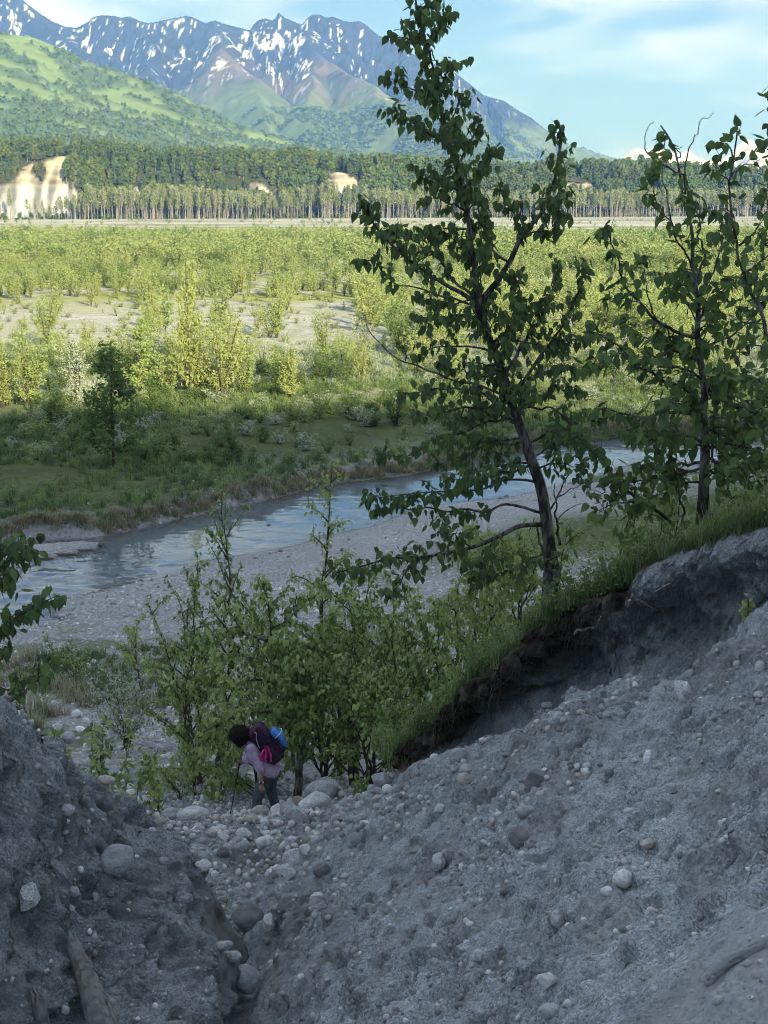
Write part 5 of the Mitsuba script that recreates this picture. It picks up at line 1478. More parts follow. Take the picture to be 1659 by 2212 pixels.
def put_stone(pos, nrm, w, h, mat, k, r, sink=0.25, flat=0.8, roll=0.0, name='stone', label='', group=None):
    """w, h: half sizes in metres across and along the view."""
    view = unit(np.array(pos) - CAM)
    right = unit(np.cross(view, [0, 0, 1]))
    up = np.cross(right, view)
    Rm = np.stack([right * w, up * h, -view * min(w, h) * flat], 1) @ rot([0, 0, 1], roll)[:3, :3]
    m_ = np.eye(4)
    # roll turns the stone in the picture plane
    B_ = np.stack([right, up, -view], 1) @ rot([0, 0, 1], roll) @ np.diag([w, h, min(w, h) * flat])
    m_[:3, :3], m_[:3, 3] = B_, np.array(pos) + np.asarray(nrm) * min(w, h) * (0.5 - sink)
    key = numbered(name)
    scene[key] = instance(f'stone_model_{k}_{mat}', m_)
    tag(key, label, 'stone' if name != 'boulder' else 'boulder', group)
    return key


NAMED = [  # qx, qy, width, height, material, model, roll, label
    (1477, 1510, 52, 62, 'granite', 8, 0.2, 'speckled granite boulder on the upper right slope'),
    (1163, 1689, 64, 50, 'dark', 7, 0.3, 'flat dark reddish slab stuck in the middle of the slope'),
    (1183, 1713, 20, 14, 'grey', 1, 0.4, 'small blue-grey stone under the right end of the dark slab'), (1171, 1722, 18, 14, 'tan', 2, 0.2, 'small tan stone just below the dark slab'),
    (1345, 1903, 38, 34, 'pale', 0, 0.5, 'smooth white egg-shaped stone low on the right slope'), (1310, 1928, 22, 18, 'pale', 3, 0.3, 'small pale stone left of the white egg-shaped stone'),
    (1399, 1649, 26, 34, 'pale', 9, 0.1, 'white angular quartz stone on the right slope'), (1375, 1646, 16, 12, 'pale', 10, 0.0, 'thin white flake left of the white quartz stone'), (1393, 1632, 15, 13, 'tan', 4, 0.0, 'small tan pebble above the white quartz stone'),
    (957, 1752, 32, 28, 'pale', 11, 0.4, 'white broken stone on the middle of the slope'), (1447, 1716, 34, 30, 'grey', 8, 0.2, 'blocky blue-grey stone on the right slope'), (1205, 1560, 34, 26, 'grey', 5, 0.6, 'flat grey stone near the crest of the slope'),
    (1180, 1524, 26, 12, 'pale', 6, 0.0, 'pale flat stone lying on the crest under the dark hollow'), (997, 1641, 38, 32, 'grey', 2, 0.4, 'rounded grey stone below the lower end of the crest'), (1008, 1668, 28, 22, 'grey', 4, 0.0, 'grey cobble below the rounded grey stone on the slope'),
    (1000, 1690, 30, 24, 'tan', 1, 0.0, 'pale tan cobble on the slope, third in a line from the crest'), (1320, 1665, 26, 20, 'grey', 3, 0.0, 'smooth grey stone left of the white quartz stone'), (1140, 1757, 36, 24, 'grey', 6, 0.1, 'grey stone stuck below the dark slab'),
    (1127, 1823, 48, 38, 'dark', 5, -0.6, 'dark smooth stone half buried in the slope'), (958, 1862, 46, 34, 'grey', 9, 0.5, 'angular grey stone below the white broken stone'), (1650, 1450, 26, 34, 'grey', 1, 0.1, 'grey stone cut by the right edge'), (1652, 1590, 22, 44, 'grey', 8, 0.0, 'blue-grey block at the right edge'),
    (1640, 1500, 22, 16, 'pale', 2, 0.0, 'pale stone near the right edge below the grey one'), (1400, 1820, 28, 20, 'tan', 3, 0.4, 'tan stone right of a dark crack in the slope'), (1200, 1990, 28, 34, 'grey', 4, 0.2, 'grey stone in the lower middle of the slope'), (1190, 2130, 40, 44, 'pale', 10, 0.3, 'pale angular stone low on the slope'),
    (1037, 2075, 34, 44, 'grey', 11, 0.4, 'grey angular stone low on the slope above the gully'), (1190, 2190, 36, 26, 'grey', 0, 0.0, 'rounded grey stone at the bottom edge of the picture'),
    (546, 1992, 58, 60, 'dark', 3, 0.3, 'big dark rounded stone bulging over the gully'), (590, 1990, 40, 34, 'pale', 9, 0.4, 'pale angular stone beside the big dark one over the gully'), (515, 2108, 52, 54, 'grey', 1, 0.2, 'round grey boulder wedged in the gully floor'),
    (625, 1895, 42, 48, 'pale', 8, 0.5, 'pale block sticking out where slope meets gully'), (648, 1862, 40, 46, 'granite', 2, 0.9, 'speckled stone above the pale block over the gully'), (668, 1840, 26, 34, 'pale', 10, 0.2, 'pale upright stone on the slope above the gully'),
    (690, 1945, 54, 34, 'pale', 7, 0.6, 'pale slanting slab on the lower slope'), (700, 1888, 36, 28, 'dark', 5, 0.2, 'dark stone beside the speckled stone on the slope'), (760, 1855, 34, 28, 'grey', 4, 0.2, 'grey stone on the slope right of the gully'),
    (470, 2045, 40, 20, 'grey', 6, 0.1, 'flat grey stone on the gully floor'), (495, 2060, 34, 22, 'grey', 0, -0.1, 'second flat grey stone on the gully floor'),
    (437, 1870, 30, 22, 'pale', 3, 0.1, 'white stone on the bank of the gully behind the rib'), (245, 1872, 64, 62, 'grey', 2, 0.3, 'big smooth grey stone stuck in the face of the left rib'), (55, 1940, 66, 52, 'granite', 9, 0.3, 'pale rough boulder in the left rib near the left edge'),
    (140, 1590, 24, 24, 'grey', 4, 0.0, 'grey stone on the crest of the left rib'), (225, 1690, 36, 20, 'tan', 6, -0.2, 'flat tan stone on the crest of the left rib'), (324, 1735, 24, 26, 'pale', 0, 0.0, 'pale stone perched at the lower crest of the left rib'), (140, 1752, 26, 22, 'grey', 1, 0.0, 'rounded grey stone in the upper face of the left rib')]
for qx, qy, w, h, mt, k, ro, lab in NAMED:
    p, n, dep = hit(qx, qy)
    put_stone(p, n, w * dep / F / 1.75, h * dep / F / 1.75, mt, k, rr_, -0.12, 0.8, ro, 'stone' if max(w, h) < 60 else 'boulder', lab)
LIPROCKS = [  # on the lip in front of the walker
    (415, 1770, 66, 34, 'pale', 5, 0.0, 'largest white boulder on the gully lip, left of the walking stick'), (371, 1768, 38, 28, 'grey', 2, 0.1, 'rounded grey stone left of the largest white boulder'), (348, 1778, 26, 18, 'tan', 1, 0.1, 'brownish stone at the left end of the gully lip'),
    (692, 1720, 66, 44, 'granite', 0, 0.3, 'big speckled round boulder on the lip below the young tree'), (672, 1742, 58, 40, 'pale', 3, 0.4, 'big pale boulder in front of the speckled round one'), (642, 1776, 50, 56, 'grey', 8, 0.7, 'dark blue-grey angular block below the big pale boulder'), (668, 1778, 30, 26, 'dark', 9, 0.3, 'nearly black angular stone beside the blue-grey block'),
    (565, 1756, 36, 22, 'tan', 4, 0.0, 'tan rounded stone directly in front of the walker'), (590, 1742, 34, 18, 'grey', 6, -0.1, 'flat grey-brown stone at the walker\'s heels'), (560, 1745, 28, 18, 'grey', 1, 0.1, 'light stone touching the walker\'s trouser leg'), (625, 1746, 26, 20, 'pale', 2, 0.1, 'pale round stone between the walker and the young tree'),
    (645, 1738, 24, 30, 'tan', 5, 0.8, 'tan stone leaning at the foot of the young tree'), (598, 1763, 48, 28, 'pale', 9, 0.5, 'pale faceted stone right of the tan stone'), (725, 1712, 40, 30, 'pale', 7, 0.0, 'white angular stone right of the speckled boulder'), (828, 1694, 36, 30, 'grey', 3, 0.0, 'round grey stone on the lip against the bank grass'),
    (545, 1778, 30, 24, 'tan', 0, 0.1, 'tan round stone in the second row of the lip'), (465, 1805, 26, 30, 'pale', 4, 0.4, 'pale stone at the top of the little cluster below the lip'), (484, 1803, 20, 16, 'pale', 2, 0.3, 'small pale stone touching the top of the little cluster'), (505, 1800, 28, 20, 'tan', 6, 0.4, 'tan stone in the little cluster below the lip'),
    (530, 1803, 26, 22, 'pale', 1, 0.4, 'pale round stone right of the tan one in the cluster'), (512, 1820, 28, 18, 'grey', 5, 0.1, 'grey stone in the middle of the little cluster'), (484, 1822, 28, 28, 'pale', 3, 0.5, 'pale round stone in the middle of the little cluster'), (496, 1838, 24, 22, 'grey', 2, 0.5, 'grey stone near the bottom of the little cluster'),
    (482, 1846, 26, 22, 'dark', 4, 0.3, 'dark stone at the bottom of the little cluster'), (520, 1836, 32, 22, 'grey', 0, 0.3, 'broad grey stone at the right of the little cluster'), (563, 1826, 26, 22, 'pale', 6, 0.3, 'pale stone on the gravel face right of the cluster'), (575, 1806, 30, 20, 'pale', 8, 0.2, 'pale faceted stone above the gravel face')]
for qx, qy, w, h, mt, k, ro, lab in LIPROCKS:
    p, n, dep = hit(qx, qy)
    put_stone(p, n, w * dep / F / 1.75, h * dep / F / 1.75, mt, k, rr_, -0.08, 0.9, ro, 'stone' if w < 55 else 'boulder', lab)


def stones_in(n, box, size, label, mats, seed, sink=0.2, inside=None, angular=0.3):
    r = np.random.default_rng(seed)
    made = 0
    while made < n:
        qx, qy = r.uniform(box[0], box[2]), r.uniform(box[1], box[3])
        if inside is not None and not inside(qx, qy):
            continue
        p, n_, dep = hit(qx, qy)
        if p[1] > 25:
            continue
        a, b = project(p)[:2]
        w = size[0] + (size[1] - size[0]) * r.random() ** 2.2
        k = r.integers(7) if r.random() > angular else 7 + r.integers(5)
        mt = mats[r.integers(len(mats))]
        word = {'pale': 'pale', 'grey': 'grey', 'dark': 'dark', 'tan': 'tan', 'granite': 'speckled'}[mt] + (' angular' if k >= 7 else ' rounded')
        third = (qx - box[0]) / (box[2] - box[0])
        lab = f"{word} {label}, {'left part' if third < 0.333 else ('middle part' if third < 0.667 else 'right part')}"
        put_stone(p, n_, w * dep / F / 2, w * r.uniform(0.6, 0.95) * dep / F / 2, mt, k, r, sink, 0.8, r.normal(0, 0.5), 'stone', lab, lab.replace('stone', 'stones', 1))
        made += 1


def lip_band(qx, qy):
    top = np.interp(qx, [340, 430, 600, 700, 800, 870], [1765, 1760, 1750, 1722, 1705, 1688])
    return top < qy < top + np.interp(qx, [340, 450, 600, 700, 800, 900], [28, 50, 75, 85, 80, 60])


stones_in(72, (345, 1690, 900, 1850), (13, 30), 'stone heaped on the gully lip', ['pale', 'grey', 'pale', 'tan', 'grey'], 41, 0.05, lip_band, 0.2)
stones_in(62, (700, 1560, 1659, 2212), (11, 24), 'small stone stuck in the right slope', ['grey', 'grey', 'pale', 'dark', 'tan', 'granite'], 42, 0.28, lambda x, y: y > np.interp(x, [700, 850, 1000, 1200, 1659], [1800, 1720, 1640, 1560, 1400]))
stones_in(46, (0, 1600, 470, 2212), (9, 24), 'small stone stuck in the left rib', ['grey', 'dark', 'grey', 'tan', 'pale'], 43, 0.25, lambda x, y: y > np.interp(x, [0, 130, 250, 330, 400, 470], [1600, 1680, 1750, 1810, 1890, 1960]))
stones_in(26, (440, 1880, 640, 2000), (9, 22), 'loose stone on the gully floor', ['grey', 'pale', 'grey'], 44, 0.15)
# cobbles on the flat beyond the lip
r = np.random.default_rng(45)
n = 60
qq = np.stack([r.uniform(250, 500, n), r.uniform(1560, 1745, n)], 1)
for qx, qy in qq:
    p = at(qx, qy, 24)
    for _ in range(6):
        y = 12 + (12 - g1(p[0], p[1])) / (-(ray(qx, qy)[2] / ray(qx, qy)[1])) - 12
        p = at(qx, qy, float(np.clip(y, 19.5, 33)))
    w = r.uniform(12, 28) * 24 / F / 2
    key = numbered('stone')
    m_ = np.eye(4)
    m_[:3, :3] = rot([0, 0, 1], r.random() * 6) @ np.diag([w, w * 0.8, w * 0.6])
    m_[:3, 3] = [p[0], p[1], g1(p[0], p[1]) + 0.2 * w]
    scene[key] = instance(f'stone_model_{r.integers(7)}_{["pale", "pale", "grey"][r.integers(3)]}', m_)
    tag(key, 'pale cobble lying among the weeds beyond the gully lip', 'stone', 'pale cobbles among the weeds beyond the gully lip')
# white stones in and by the river
for qx, qy, w, h, lab in [(102, 1158, 10, 7, 'white stone standing in the shallow backwater by the far bank'), (345, 1130, 9, 5, 'white stone at the water edge of the far bank'), (580, 1134, 9, 5, 'dark stone breaking the water in midstream'), (332, 1460, 16, 12, 'white cobble on the sandy flat by the lone sapling'),
                          (318, 1452, 12, 10, 'pale cobble left of the white cobble by the lone sapling'), (400, 1530, 18, 12, 'tan cobble on the stony track through the weeds'), (397, 1455, 14, 8, 'pale cobble on the sandy track beyond the bushes')]:
    p = on(qx, qy, 0.02 if qy < 1200 else 0.85)
    z = max(0.0, g1(p[0], p[1])) if qy > 1200 else 0.0
    s_ = np.linalg.norm(p - CAM) / F / 2
    key = numbered('stone')
    m_ = np.eye(4)
    m_[:3, :3] = np.diag([w * s_, w * s_ * 0.8, h * s_ * 1.3])
    m_[:3, 3] = [p[0], p[1], z + 0.3 * h * s_]
    scene[key] = instance(f'stone_model_{rr_.integers(7)}_{"dark" if "dark" in lab else ("tan" if "tan" in lab else "pale")}', m_)
    tag(key, lab, 'stone')


def pebbles(name, label, pos, nrm, rad, tone, models, sink=0.2):
    n = len(pos)
    q = unit(rr_.normal(size=(n, 4)))
    w, x, y, z = q.T
    Rm = np.stack([np.stack([1 - 2 * (y * y + z * z), 2 * (x * y - z * w), 2 * (x * z + y * w)], -1), np.stack([2 * (x * y + z * w), 1 - 2 * (x * x + z * z), 2 * (y * z - x * w)], -1), np.stack([2 * (x * z - y * w), 2 * (y * z + x * w), 1 - 2 * (x * x + y * y)], -1)], 1)
    m_ = np.zeros((n, 4, 4))
    m_[:, :3, :3] = Rm * (rad[:, None] * rr_.uniform(0.6, 1.15, (n, 3)))[:, None, :]
    m_[:, :3, 3], m_[:, 3, 3] = pos + nrm * (rad * (0.5 - sink))[:, None], 1
    k = np.arange(n) % len(models)
    parts_, cols = [], []
    for j in range(len(models)):
        parts_.append(scatter(m_[k == j], *models[j]))
        cols.append(np.repeat(tone[k == j], len(models[j][0]), axis=0))
    scene[name] = mikit.ply(join(parts_), 'mat_painted', smooth=True, color=np.vstack(cols))
    tag(name, label, 'pebbles', kind='stuff')


def tones(n, lo=0.18, hi=0.62):
    g = lo + (hi - lo) * rr_.random(n) ** 1.5
    return g[:, None] * (np.array([1, 1.0, 0.97]) + rr_.normal(0, 0.03, (n, 3)))


onscr = (_qx > -60) & (_qx < 1720) & (_qy > 1080) & (_qy < 2290)
cand_i = np.flatnonzero(onscr)
away = lip_line.buffer(0.30)
turfmask = shapely.contains_xy(bank_side.buffer(0.1), _vis[cand_i, 0], _vis[cand_i, 1])
cand_i = cand_i[~turfmask]
silty = np.linalg.norm((_vis[cand_i] - [-1.62, 11.9, 5.1]) * [1, 0.8, 1], axis=1) < 0.6
sandy = np.hypot(_vis[cand_i, 0] - 1.9, _vis[cand_i, 1] - 5.7) < 0.9
wgt = _qd[cand_i] ** -0.5 * np.where(silty, 0.15, 1.0) * np.where(sandy, 0.25, 1) * (0.12 + 2.2 * sst(0.40, 0.65, meshkit.fbm(_vis[cand_i] * 1.3, 3, 55)))
sel = rr_.choice(cand_i, 12000, replace=False, p=wgt / wgt.sum())
rad = 0.0055 + 0.030 * rr_.random(len(sel)) ** 4.5
rad *= np.clip(_qd[sel] / 11, 0.8, 1.7)
bigp = rad > 0.017
ICO = (np.array(trimesh.creation.icosahedron().vertices), np.array(trimesh.creation.icosahedron().faces))
pebbles('pebbles', 'pebbles of all greys stuck in the gravel slopes', _vis[sel][bigp], till_n[till_idx[sel]][bigp], rad[bigp], tones(bigp.sum()), STONES_LO, 0.25)
pebbles('grit', 'fine grit and small pebbles covering the gravel slopes', _vis[sel][~bigp], till_n[till_idx[sel]][~bigp], rad[~bigp], tones((~bigp).sum(), 0.14, 0.42), [ICO], 0.2)
n = 2600
qq = np.stack([rr_.uniform(330, 950, n), rr_.uniform(1660, 1990, n)], 1)
lipk = np.flatnonzero((_vis[:, 1] > 17.2) & (_vis[:, 1] < 25) & (_vis[:, 0] > -4.2) & (_vis[:, 0] < 0.6) & onscr)
sel = rr_.choice(lipk, 2600, replace=False)
rad = 0.016 + 0.055 * rr_.random(len(sel)) ** 3
pebbles('lip_cobbles', 'smaller cobbles filling the gaps between the stones of the gully lip', _vis[sel], till_n[till_idx[sel]], rad, tones(len(sel), 0.26, 0.75), STONES_LO, 0.15)
n = 3800
bx_, by_ = rr_.uniform(-11, 9, n), rr_.uniform(23.5, 44, n)
kx = (np.abs(bx_) < 0.3 * by_) & (shapely.distance(river_poly, shapely.points(bx_, by_)) > 0.1)
bx_, by_ = bx_[kx], by_[kx]
rad = 0.025 + 0.085 * rr_.random(len(bx_)) ** 4 * np.where(by_ < 31, 1.3, 0.7)
pebbles('bar_cobbles', 'pale cobbles strewn over the gravel bar this side of the river', np.stack([bx_, by_, gz(bx_, by_)], 1), np.tile([0, 0, 1.0], (len(bx_), 1)), rad, tones(len(bx_), 0.3, 0.75), STONES_LO, 0.2)
n = 2500
bx_, by_ = rr_.uniform(-16, 22, n), rr_.uniform(40, 64, n)
ds = shapely.distance(river_poly, shapely.points(bx_, by_))
kx = (np.abs(bx_) < 0.3 * by_) & (ds < 2.5) & (ds > 0.02) & (rr_.random(n) < 0.5)
bx_, by_, ds = bx_[kx], by_[kx], ds[kx]
zz_ = np.maximum(gz(bx_, by_), -0.02)
pebbles('shore_stones', 'wet stones along the edge of the river', np.stack([bx_, by_, zz_], 1), np.tile([0, 0, 1.0], (len(bx_), 1)), 0.03 + 0.09 * rr_.random(len(bx_)) ** 4, tones(len(bx_), 0.12, 0.5), STONES_LO, 0.2)

# ---------------------------------------------------------------- the dark overhanging turf edge


ns = 520
lp = smooth_line(LIPW, ns)
tz = np.gradient(lp, axis=0)
tz = unit(tz * [1, 1, 0])
outw = np.stack([tz[:, 1], -tz[:, 0], tz[:, 0] * 0], 1)
outw *= np.sign(np.sum(outw * (CRESTW[4] - LIPW[5]) * [1, 1, 0], 1))[:, None]
sarc = np.concatenate([[0], np.cumsum(np.linalg.norm(np.diff(lp, axis=0), axis=1))])
s_tot = sarc[-1]
f_ = sarc / s_tot
wav = meshkit.fbm(np.stack([sarc * 1.1, sarc * 0, sarc * 0], -1), 4, 61) - 0.5
rec = 0.14 + 0.75 * np.exp(-((f_ - 0.64) / 0.20) ** 2) + 0.25 * np.abs(wav)            # how far the hollow eats in under the turf
jag = 0.62 * wav + 0.26 * (meshkit.fbm(np.stack([sarc * 5, sarc * 0, sarc * 0], -1), 3, 66) - 0.5)
tall = np.interp(f_, [0, 0.1, 0.75, 0.9, 1.0], [1.2, 1.7, 1.65, 1.1, 0.6])
# (outward, in units of metres or of the recess), depth below the lip as a share of the face's height
prof = [(-1.75, -0.10, 0), (-1.2, 0.03, 0), (-0.7, 0.05, 0), (-0.3, 0.06, 0), (-0.08, 0.04, 0), (0.03, -0.02, 0), (0.07, -0.09, 0), (0.04, -0.15, 0), (-0.03, -0.20, 0.25), (-0.06, -0.25, 0.55), (-0.08, -0.29, 0.85),
        (-0.08, -0.36, 1.0), (-0.08, -0.45, 1.08), (-0.06, -0.53, 1.1), (-0.03, -0.60, 1.02), (0.0, -0.66, 0.92), (0.03, -0.71, 0.80), (0.08, -0.76, 0.65), (0.14, -0.80, 0.5), (0.2, -0.84, 0.35), (0.28, -0.88, 0.2), (0.38, -0.92, 0.1), (0.5, -0.96, 0), (0.7, -1.0, 0), (0.95, -1.03, 0)]
pa = np.array(prof)
pn_ = 84
tq = np.linspace(0, len(prof) - 1, pn_)
pa = np.stack([np.interp(tq, np.arange(len(prof)), pa[:, c]) for c in range(3)], 1)
vs, uvs = [], []
for a, b, c in pa:
    off = a + np.where(a > -0.35, jag * np.clip(1 - c * 0.6, 0, 1), 0) - c * rec
    vs.append(lp + outw * off[:, None] + np.stack([sarc * 0, sarc * 0, b * (tall if b < 0 else 1) + 0.0 * sarc], 1))
    depth = -b * tall
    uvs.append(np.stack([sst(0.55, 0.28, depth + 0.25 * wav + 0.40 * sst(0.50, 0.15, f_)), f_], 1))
vs, uvs = np.array(vs), np.array(uvs)
lowp = sst(0.1, 0.35, -pa[:, 1])[:, None, None]
vs[..., 2] += (0.30 * (meshkit.fbm(np.stack([sarc * 1.6, sarc * 0, sarc * 0 + 4], -1), 3, 67) - 0.5))[None] * (1 - 0.6 * lowp[..., 0]) * sst(-1.3, -0.5, pa[:, 0])[:, None]
vs += (meshkit.fbm(vs * 1.9, 3, 63) - 0.5)[..., None] * np.array([0.26, 0.26, 0.14]) * (0.25 + lowp) + (meshkit.fbm(vs * 7, 3, 65) - 0.5)[..., None] * np.array([0.09, 0.12, 0.10]) + (meshkit.noise(vs * 24, 64) - 0.5)[..., None] * 0.035
i, j = np.meshgrid(np.arange(pn_ - 1), np.arange(ns - 1), indexing='ij')
qf = np.stack([i * ns + j, i * ns + j + 1, (i + 1) * ns + j + 1, (i + 1) * ns + j], -1).reshape(-1, 4)


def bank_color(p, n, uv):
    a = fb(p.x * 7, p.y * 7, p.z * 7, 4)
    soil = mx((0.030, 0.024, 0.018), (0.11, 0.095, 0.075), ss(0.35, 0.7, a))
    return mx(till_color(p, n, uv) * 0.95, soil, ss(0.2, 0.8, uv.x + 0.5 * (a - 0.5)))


scene['mat_bank'] = {'type': 'twosided', 'b': {'type': 'bumpmap', 'arbitrary': mikit.proc(till_bump, 4e-3), 'scale': 0.03, 'bsdf': {'type': 'principled', 'base_color': mikit.proc(bank_color), 'roughness': 0.95, 'specular': 0.1}}}
struct('bank', mikit.ply((vs.reshape(-1, 3), np.vstack([qf[:, [0, 1, 2]], qf[:, [0, 2, 3]]])), 'mat_bank', smooth=True, uv=uvs.reshape(-1, 2)))
rt = []
for k in range(700):
    s = rr_.integers(60, ns - 5)
    b = vs[rr_.integers(17, 34), s]
    L = rr_.uniform(0.06, 0.30)
    rt.append(tube(np.array([b, b + outw[s] * 0.05 * rr_.random() + [rr_.normal(0, 0.03), 0, -0.5 * L], b + outw[s] * 0.03 + [rr_.normal(0, 0.06), rr_.normal(0, 0.03), -L]]), [0.0035, 0.0025, 0.0012], 3, False))
scene['rootlets'] = mikit.ply(join(rt), 'mat_twig')
tag('rootlets', 'fine dark roots hanging from the turf over the eroded hollow', 'roots', kind='stuff')
_bq = np.stack(project(vs.reshape(-1, 3)), 1)
_bt = cKDTree(_bq[:, :2])


def hit_bank(qx, qy):
    k = np.array(_bt.query_ball_point([qx, qy], 8.0) or [_bt.query([qx, qy])[1]])
    return vs.reshape(-1, 3)[k[np.argmin(_bq[k, 2])]]


for pts, w, lab in [([(1350, 1300), (1378, 1297), (1399, 1308), (1420, 1326)], 6, 'pale root lying across the dirt face of the hollow'), ([(1240, 1372), (1246, 1364), (1269, 1362), (1293, 1347), (1303, 1337)], 7, 'pale root curling at the roof of the dark hollow'),
                    ([(1336, 1382), (1324, 1402), (1326, 1428), (1332, 1450), (1336, 1470)], 4, 'thin root hanging down the dirt face of the hollow'), ([(1408, 1285), (1430, 1274), (1456, 1260)], 5, 'straight pale root sticking out near the right end of the hollow'), ([(1405, 1330), (1418, 1310), (1440, 1290)], 3, 'thin dark root beside the pale straight root')]:
    P_ = np.array([(lambda hp: hp - unit(hp - CAM) * 0.06)(hit_bank(*q)) for q in pts])
    P_[:, :] = gaussian_filter(P_, [0.5, 0])
    L = wobble(smooth_line(P_, 24), rr_, 0.02)
    key = numbered('root')
    scene[key] = mikit.ply(tube(L, np.linspace(w, w * 0.4, 24) * 15 / F / 2, 8), 'mat_bark_pale' if 'pale' in lab else 'mat_twig', smooth=True)
    tag(key, lab, 'root')


def driftwood(name, label, q0, q1, w0, w1, seed, mat='mat_driftwood', ridge=0.22, lift=0.6, dep=None):
    """A weathered log lying on the slope between two places of the photograph."""
    r = np.random.default_rng(seed)
    a, na, da = hit(*q0)
    b, nb, db = hit(*q1)
    a, b = a + na * lift * w0 * da / F / 2, b + nb * lift * w1 * db / F / 2
    n, s = 60, 36
    t = np.linspace(0, 1, n)
    L = a * (1 - t)[:, None] + b * t[:, None] + unit(na + nb) * (0.03 * np.sin(3.1 * t))[:, None]
    rad = (w0 + (w1 - w0) * t) * da / F / 2
    v, f = tube(L, rad, s)
    ang = np.tile(np.arange(s) / s * 6.283, n)
    tt = np.repeat(t, s)
    k = 1 + ridge * (meshkit.fbm(np.stack([np.cos(ang) * 2.2 + 5, np.sin(ang) * 2.2, tt * 1.6], -1), 4, seed) - 0.5) * 2 + 0.10 * (meshkit.noise(np.stack([np.cos(ang) * 7 + 5, np.sin(ang) * 7, tt * 2.5], -1), seed) - 0.5)
    c = np.repeat(L, s, 0)
    v[:n * s] = c + (v[:n * s] - c) * k[:, None]
    jag = (meshkit.noise(np.stack([np.cos(ang) * 3 + 9, np.sin(ang) * 3, ang * 0], -1), seed + 1) - 0.3) * 2.2 * w0 * da / F
    v[:n * s] += (unit(a - b) * (jag * np.exp(-tt * 9))[:, None])
    key = numbered(name)
    tag(key, label, 'log')
    part(key, 'wood', mikit.ply((v, f), mat, smooth=50))
    return key, L, rad


kd, L, rad = driftwood('driftwood_log', 'grey weathered splintered log standing out of the left rib', (158, 2056), (222, 2240), 30, 62, 7)
for k in range(4):
    p = cut(L, 0.35 + 0.1 * k, 0.95, 8) + np.array([1, 0, 0]) * rad.mean() * (0.8 + 0.12 * k) + [0, -0.01 * k, 0.02 * k]
    part(kd, 'splinter', mikit.ply(tube(p, np.linspace(0.006, 0.022, 8), 5), 'mat_driftwood', smooth=50))
driftwood('driftwood_log', 'small broken log end at the bottom left corner', (82, 2160), (100, 2250), 26, 36, 8)
driftwood('buried_log', 'sand-coated log half buried at the bottom right', (1640, 2052), (1526, 2128), 22, 34, 9, 'mat_till', 0.15, 0.2)
b, h = tree_by(1612, 1360, 1290, 10.9)
pp = hit(1612, 1352)[0]
young_tree('tiny green seedling growing on the bare slope under the right end of the hollow', pp, 0.24, 0.10, 171, 0.055, ['light'], hang=0.2, nbr=7, spacing=0.035, twig_gap=0.08, upright=1.0, name='seedling', cat='seedling', twig_len=(0.03, 0.07), rad=0.004)

# ---------------------------------------------------------------- the walker
import manifold3d as m3


def ball(c, r, n=20):
    return m3.Manifold.sphere(r, n).translate([float(x) for x in c])


def bone(a, ra, b, rb):
    return m3.Manifold.batch_hull([ball(a, ra), ball(b, rb)])


def ell(c, radii, R=None):
    s = m3.Manifold.sphere(1.0, 28).scale([float(x) for x in radii])
    M = np.eye(4)
    if R is not None:
        M[:3, :3] = R
    M[:3, 3] = c
    return s.transform(M[:3])


def finish(man, edge=0.02, it=8):
    man = man.refine_to_length(edge)
    m_ = man.to_mesh()
    t = trimesh.Trimesh(m_.vert_properties[:, :3], m_.tri_verts, process=True)
    trimesh.smoothing.filter_taubin(t, lamb=0.5, nu=0.52, iterations=it)
    return np.array(t.vertices), np.array(t.faces)


def union(parts_):
    return m3.Manifold.batch_boolean(parts_, m3.OpType.Add)


WB = at(565, 1757, 20.3)


def wk(x, y, z):
    return np.array([x, y, z])


hipL, hipR, pelvis = wk(0.10, -0.085, 0.66), wk(0.17, 0.085, 0.66), wk(0.145, 0, 0.70)
kneeL, ankL, toeL = wk(-0.045, -0.10, 0.33), wk(-0.055, -0.10, -0.06), wk(-0.21, -0.11, -0.12)
kneeR, ankR, toeR = wk(0.135, 0.10, 0.36), wk(0.215, 0.12, 0.02), wk(0.07, 0.13, -0.05)
belly, chest, neck = wk(0.03, 0, 0.84), wk(-0.10, 0, 1.02), wk(-0.215, 0, 1.19)
shL, shR = wk(-0.125, -0.17, 1.13), wk(-0.165, 0.165, 1.15)
elL, wrL = wk(0.015, -0.235, 0.84), wk(0.035, -0.235, 0.58)
elR, wrR = wk(-0.13, 0.26, 0.90), wk(-0.265, 0.19, 0.775)
head = wk(-0.335, -0.01, 1.255)
hd = unit(wk(-0.72, -0.05, -0.45))          # where the face looks: ahead and down
hup = unit(wk(-0.50, 0, 0.80))
hup = unit(hup - hd * (hup @ hd))
hside = np.cross(hd, hup)


def hp_(f, u, s):
    return head + hd * f + hup * u + hside * s


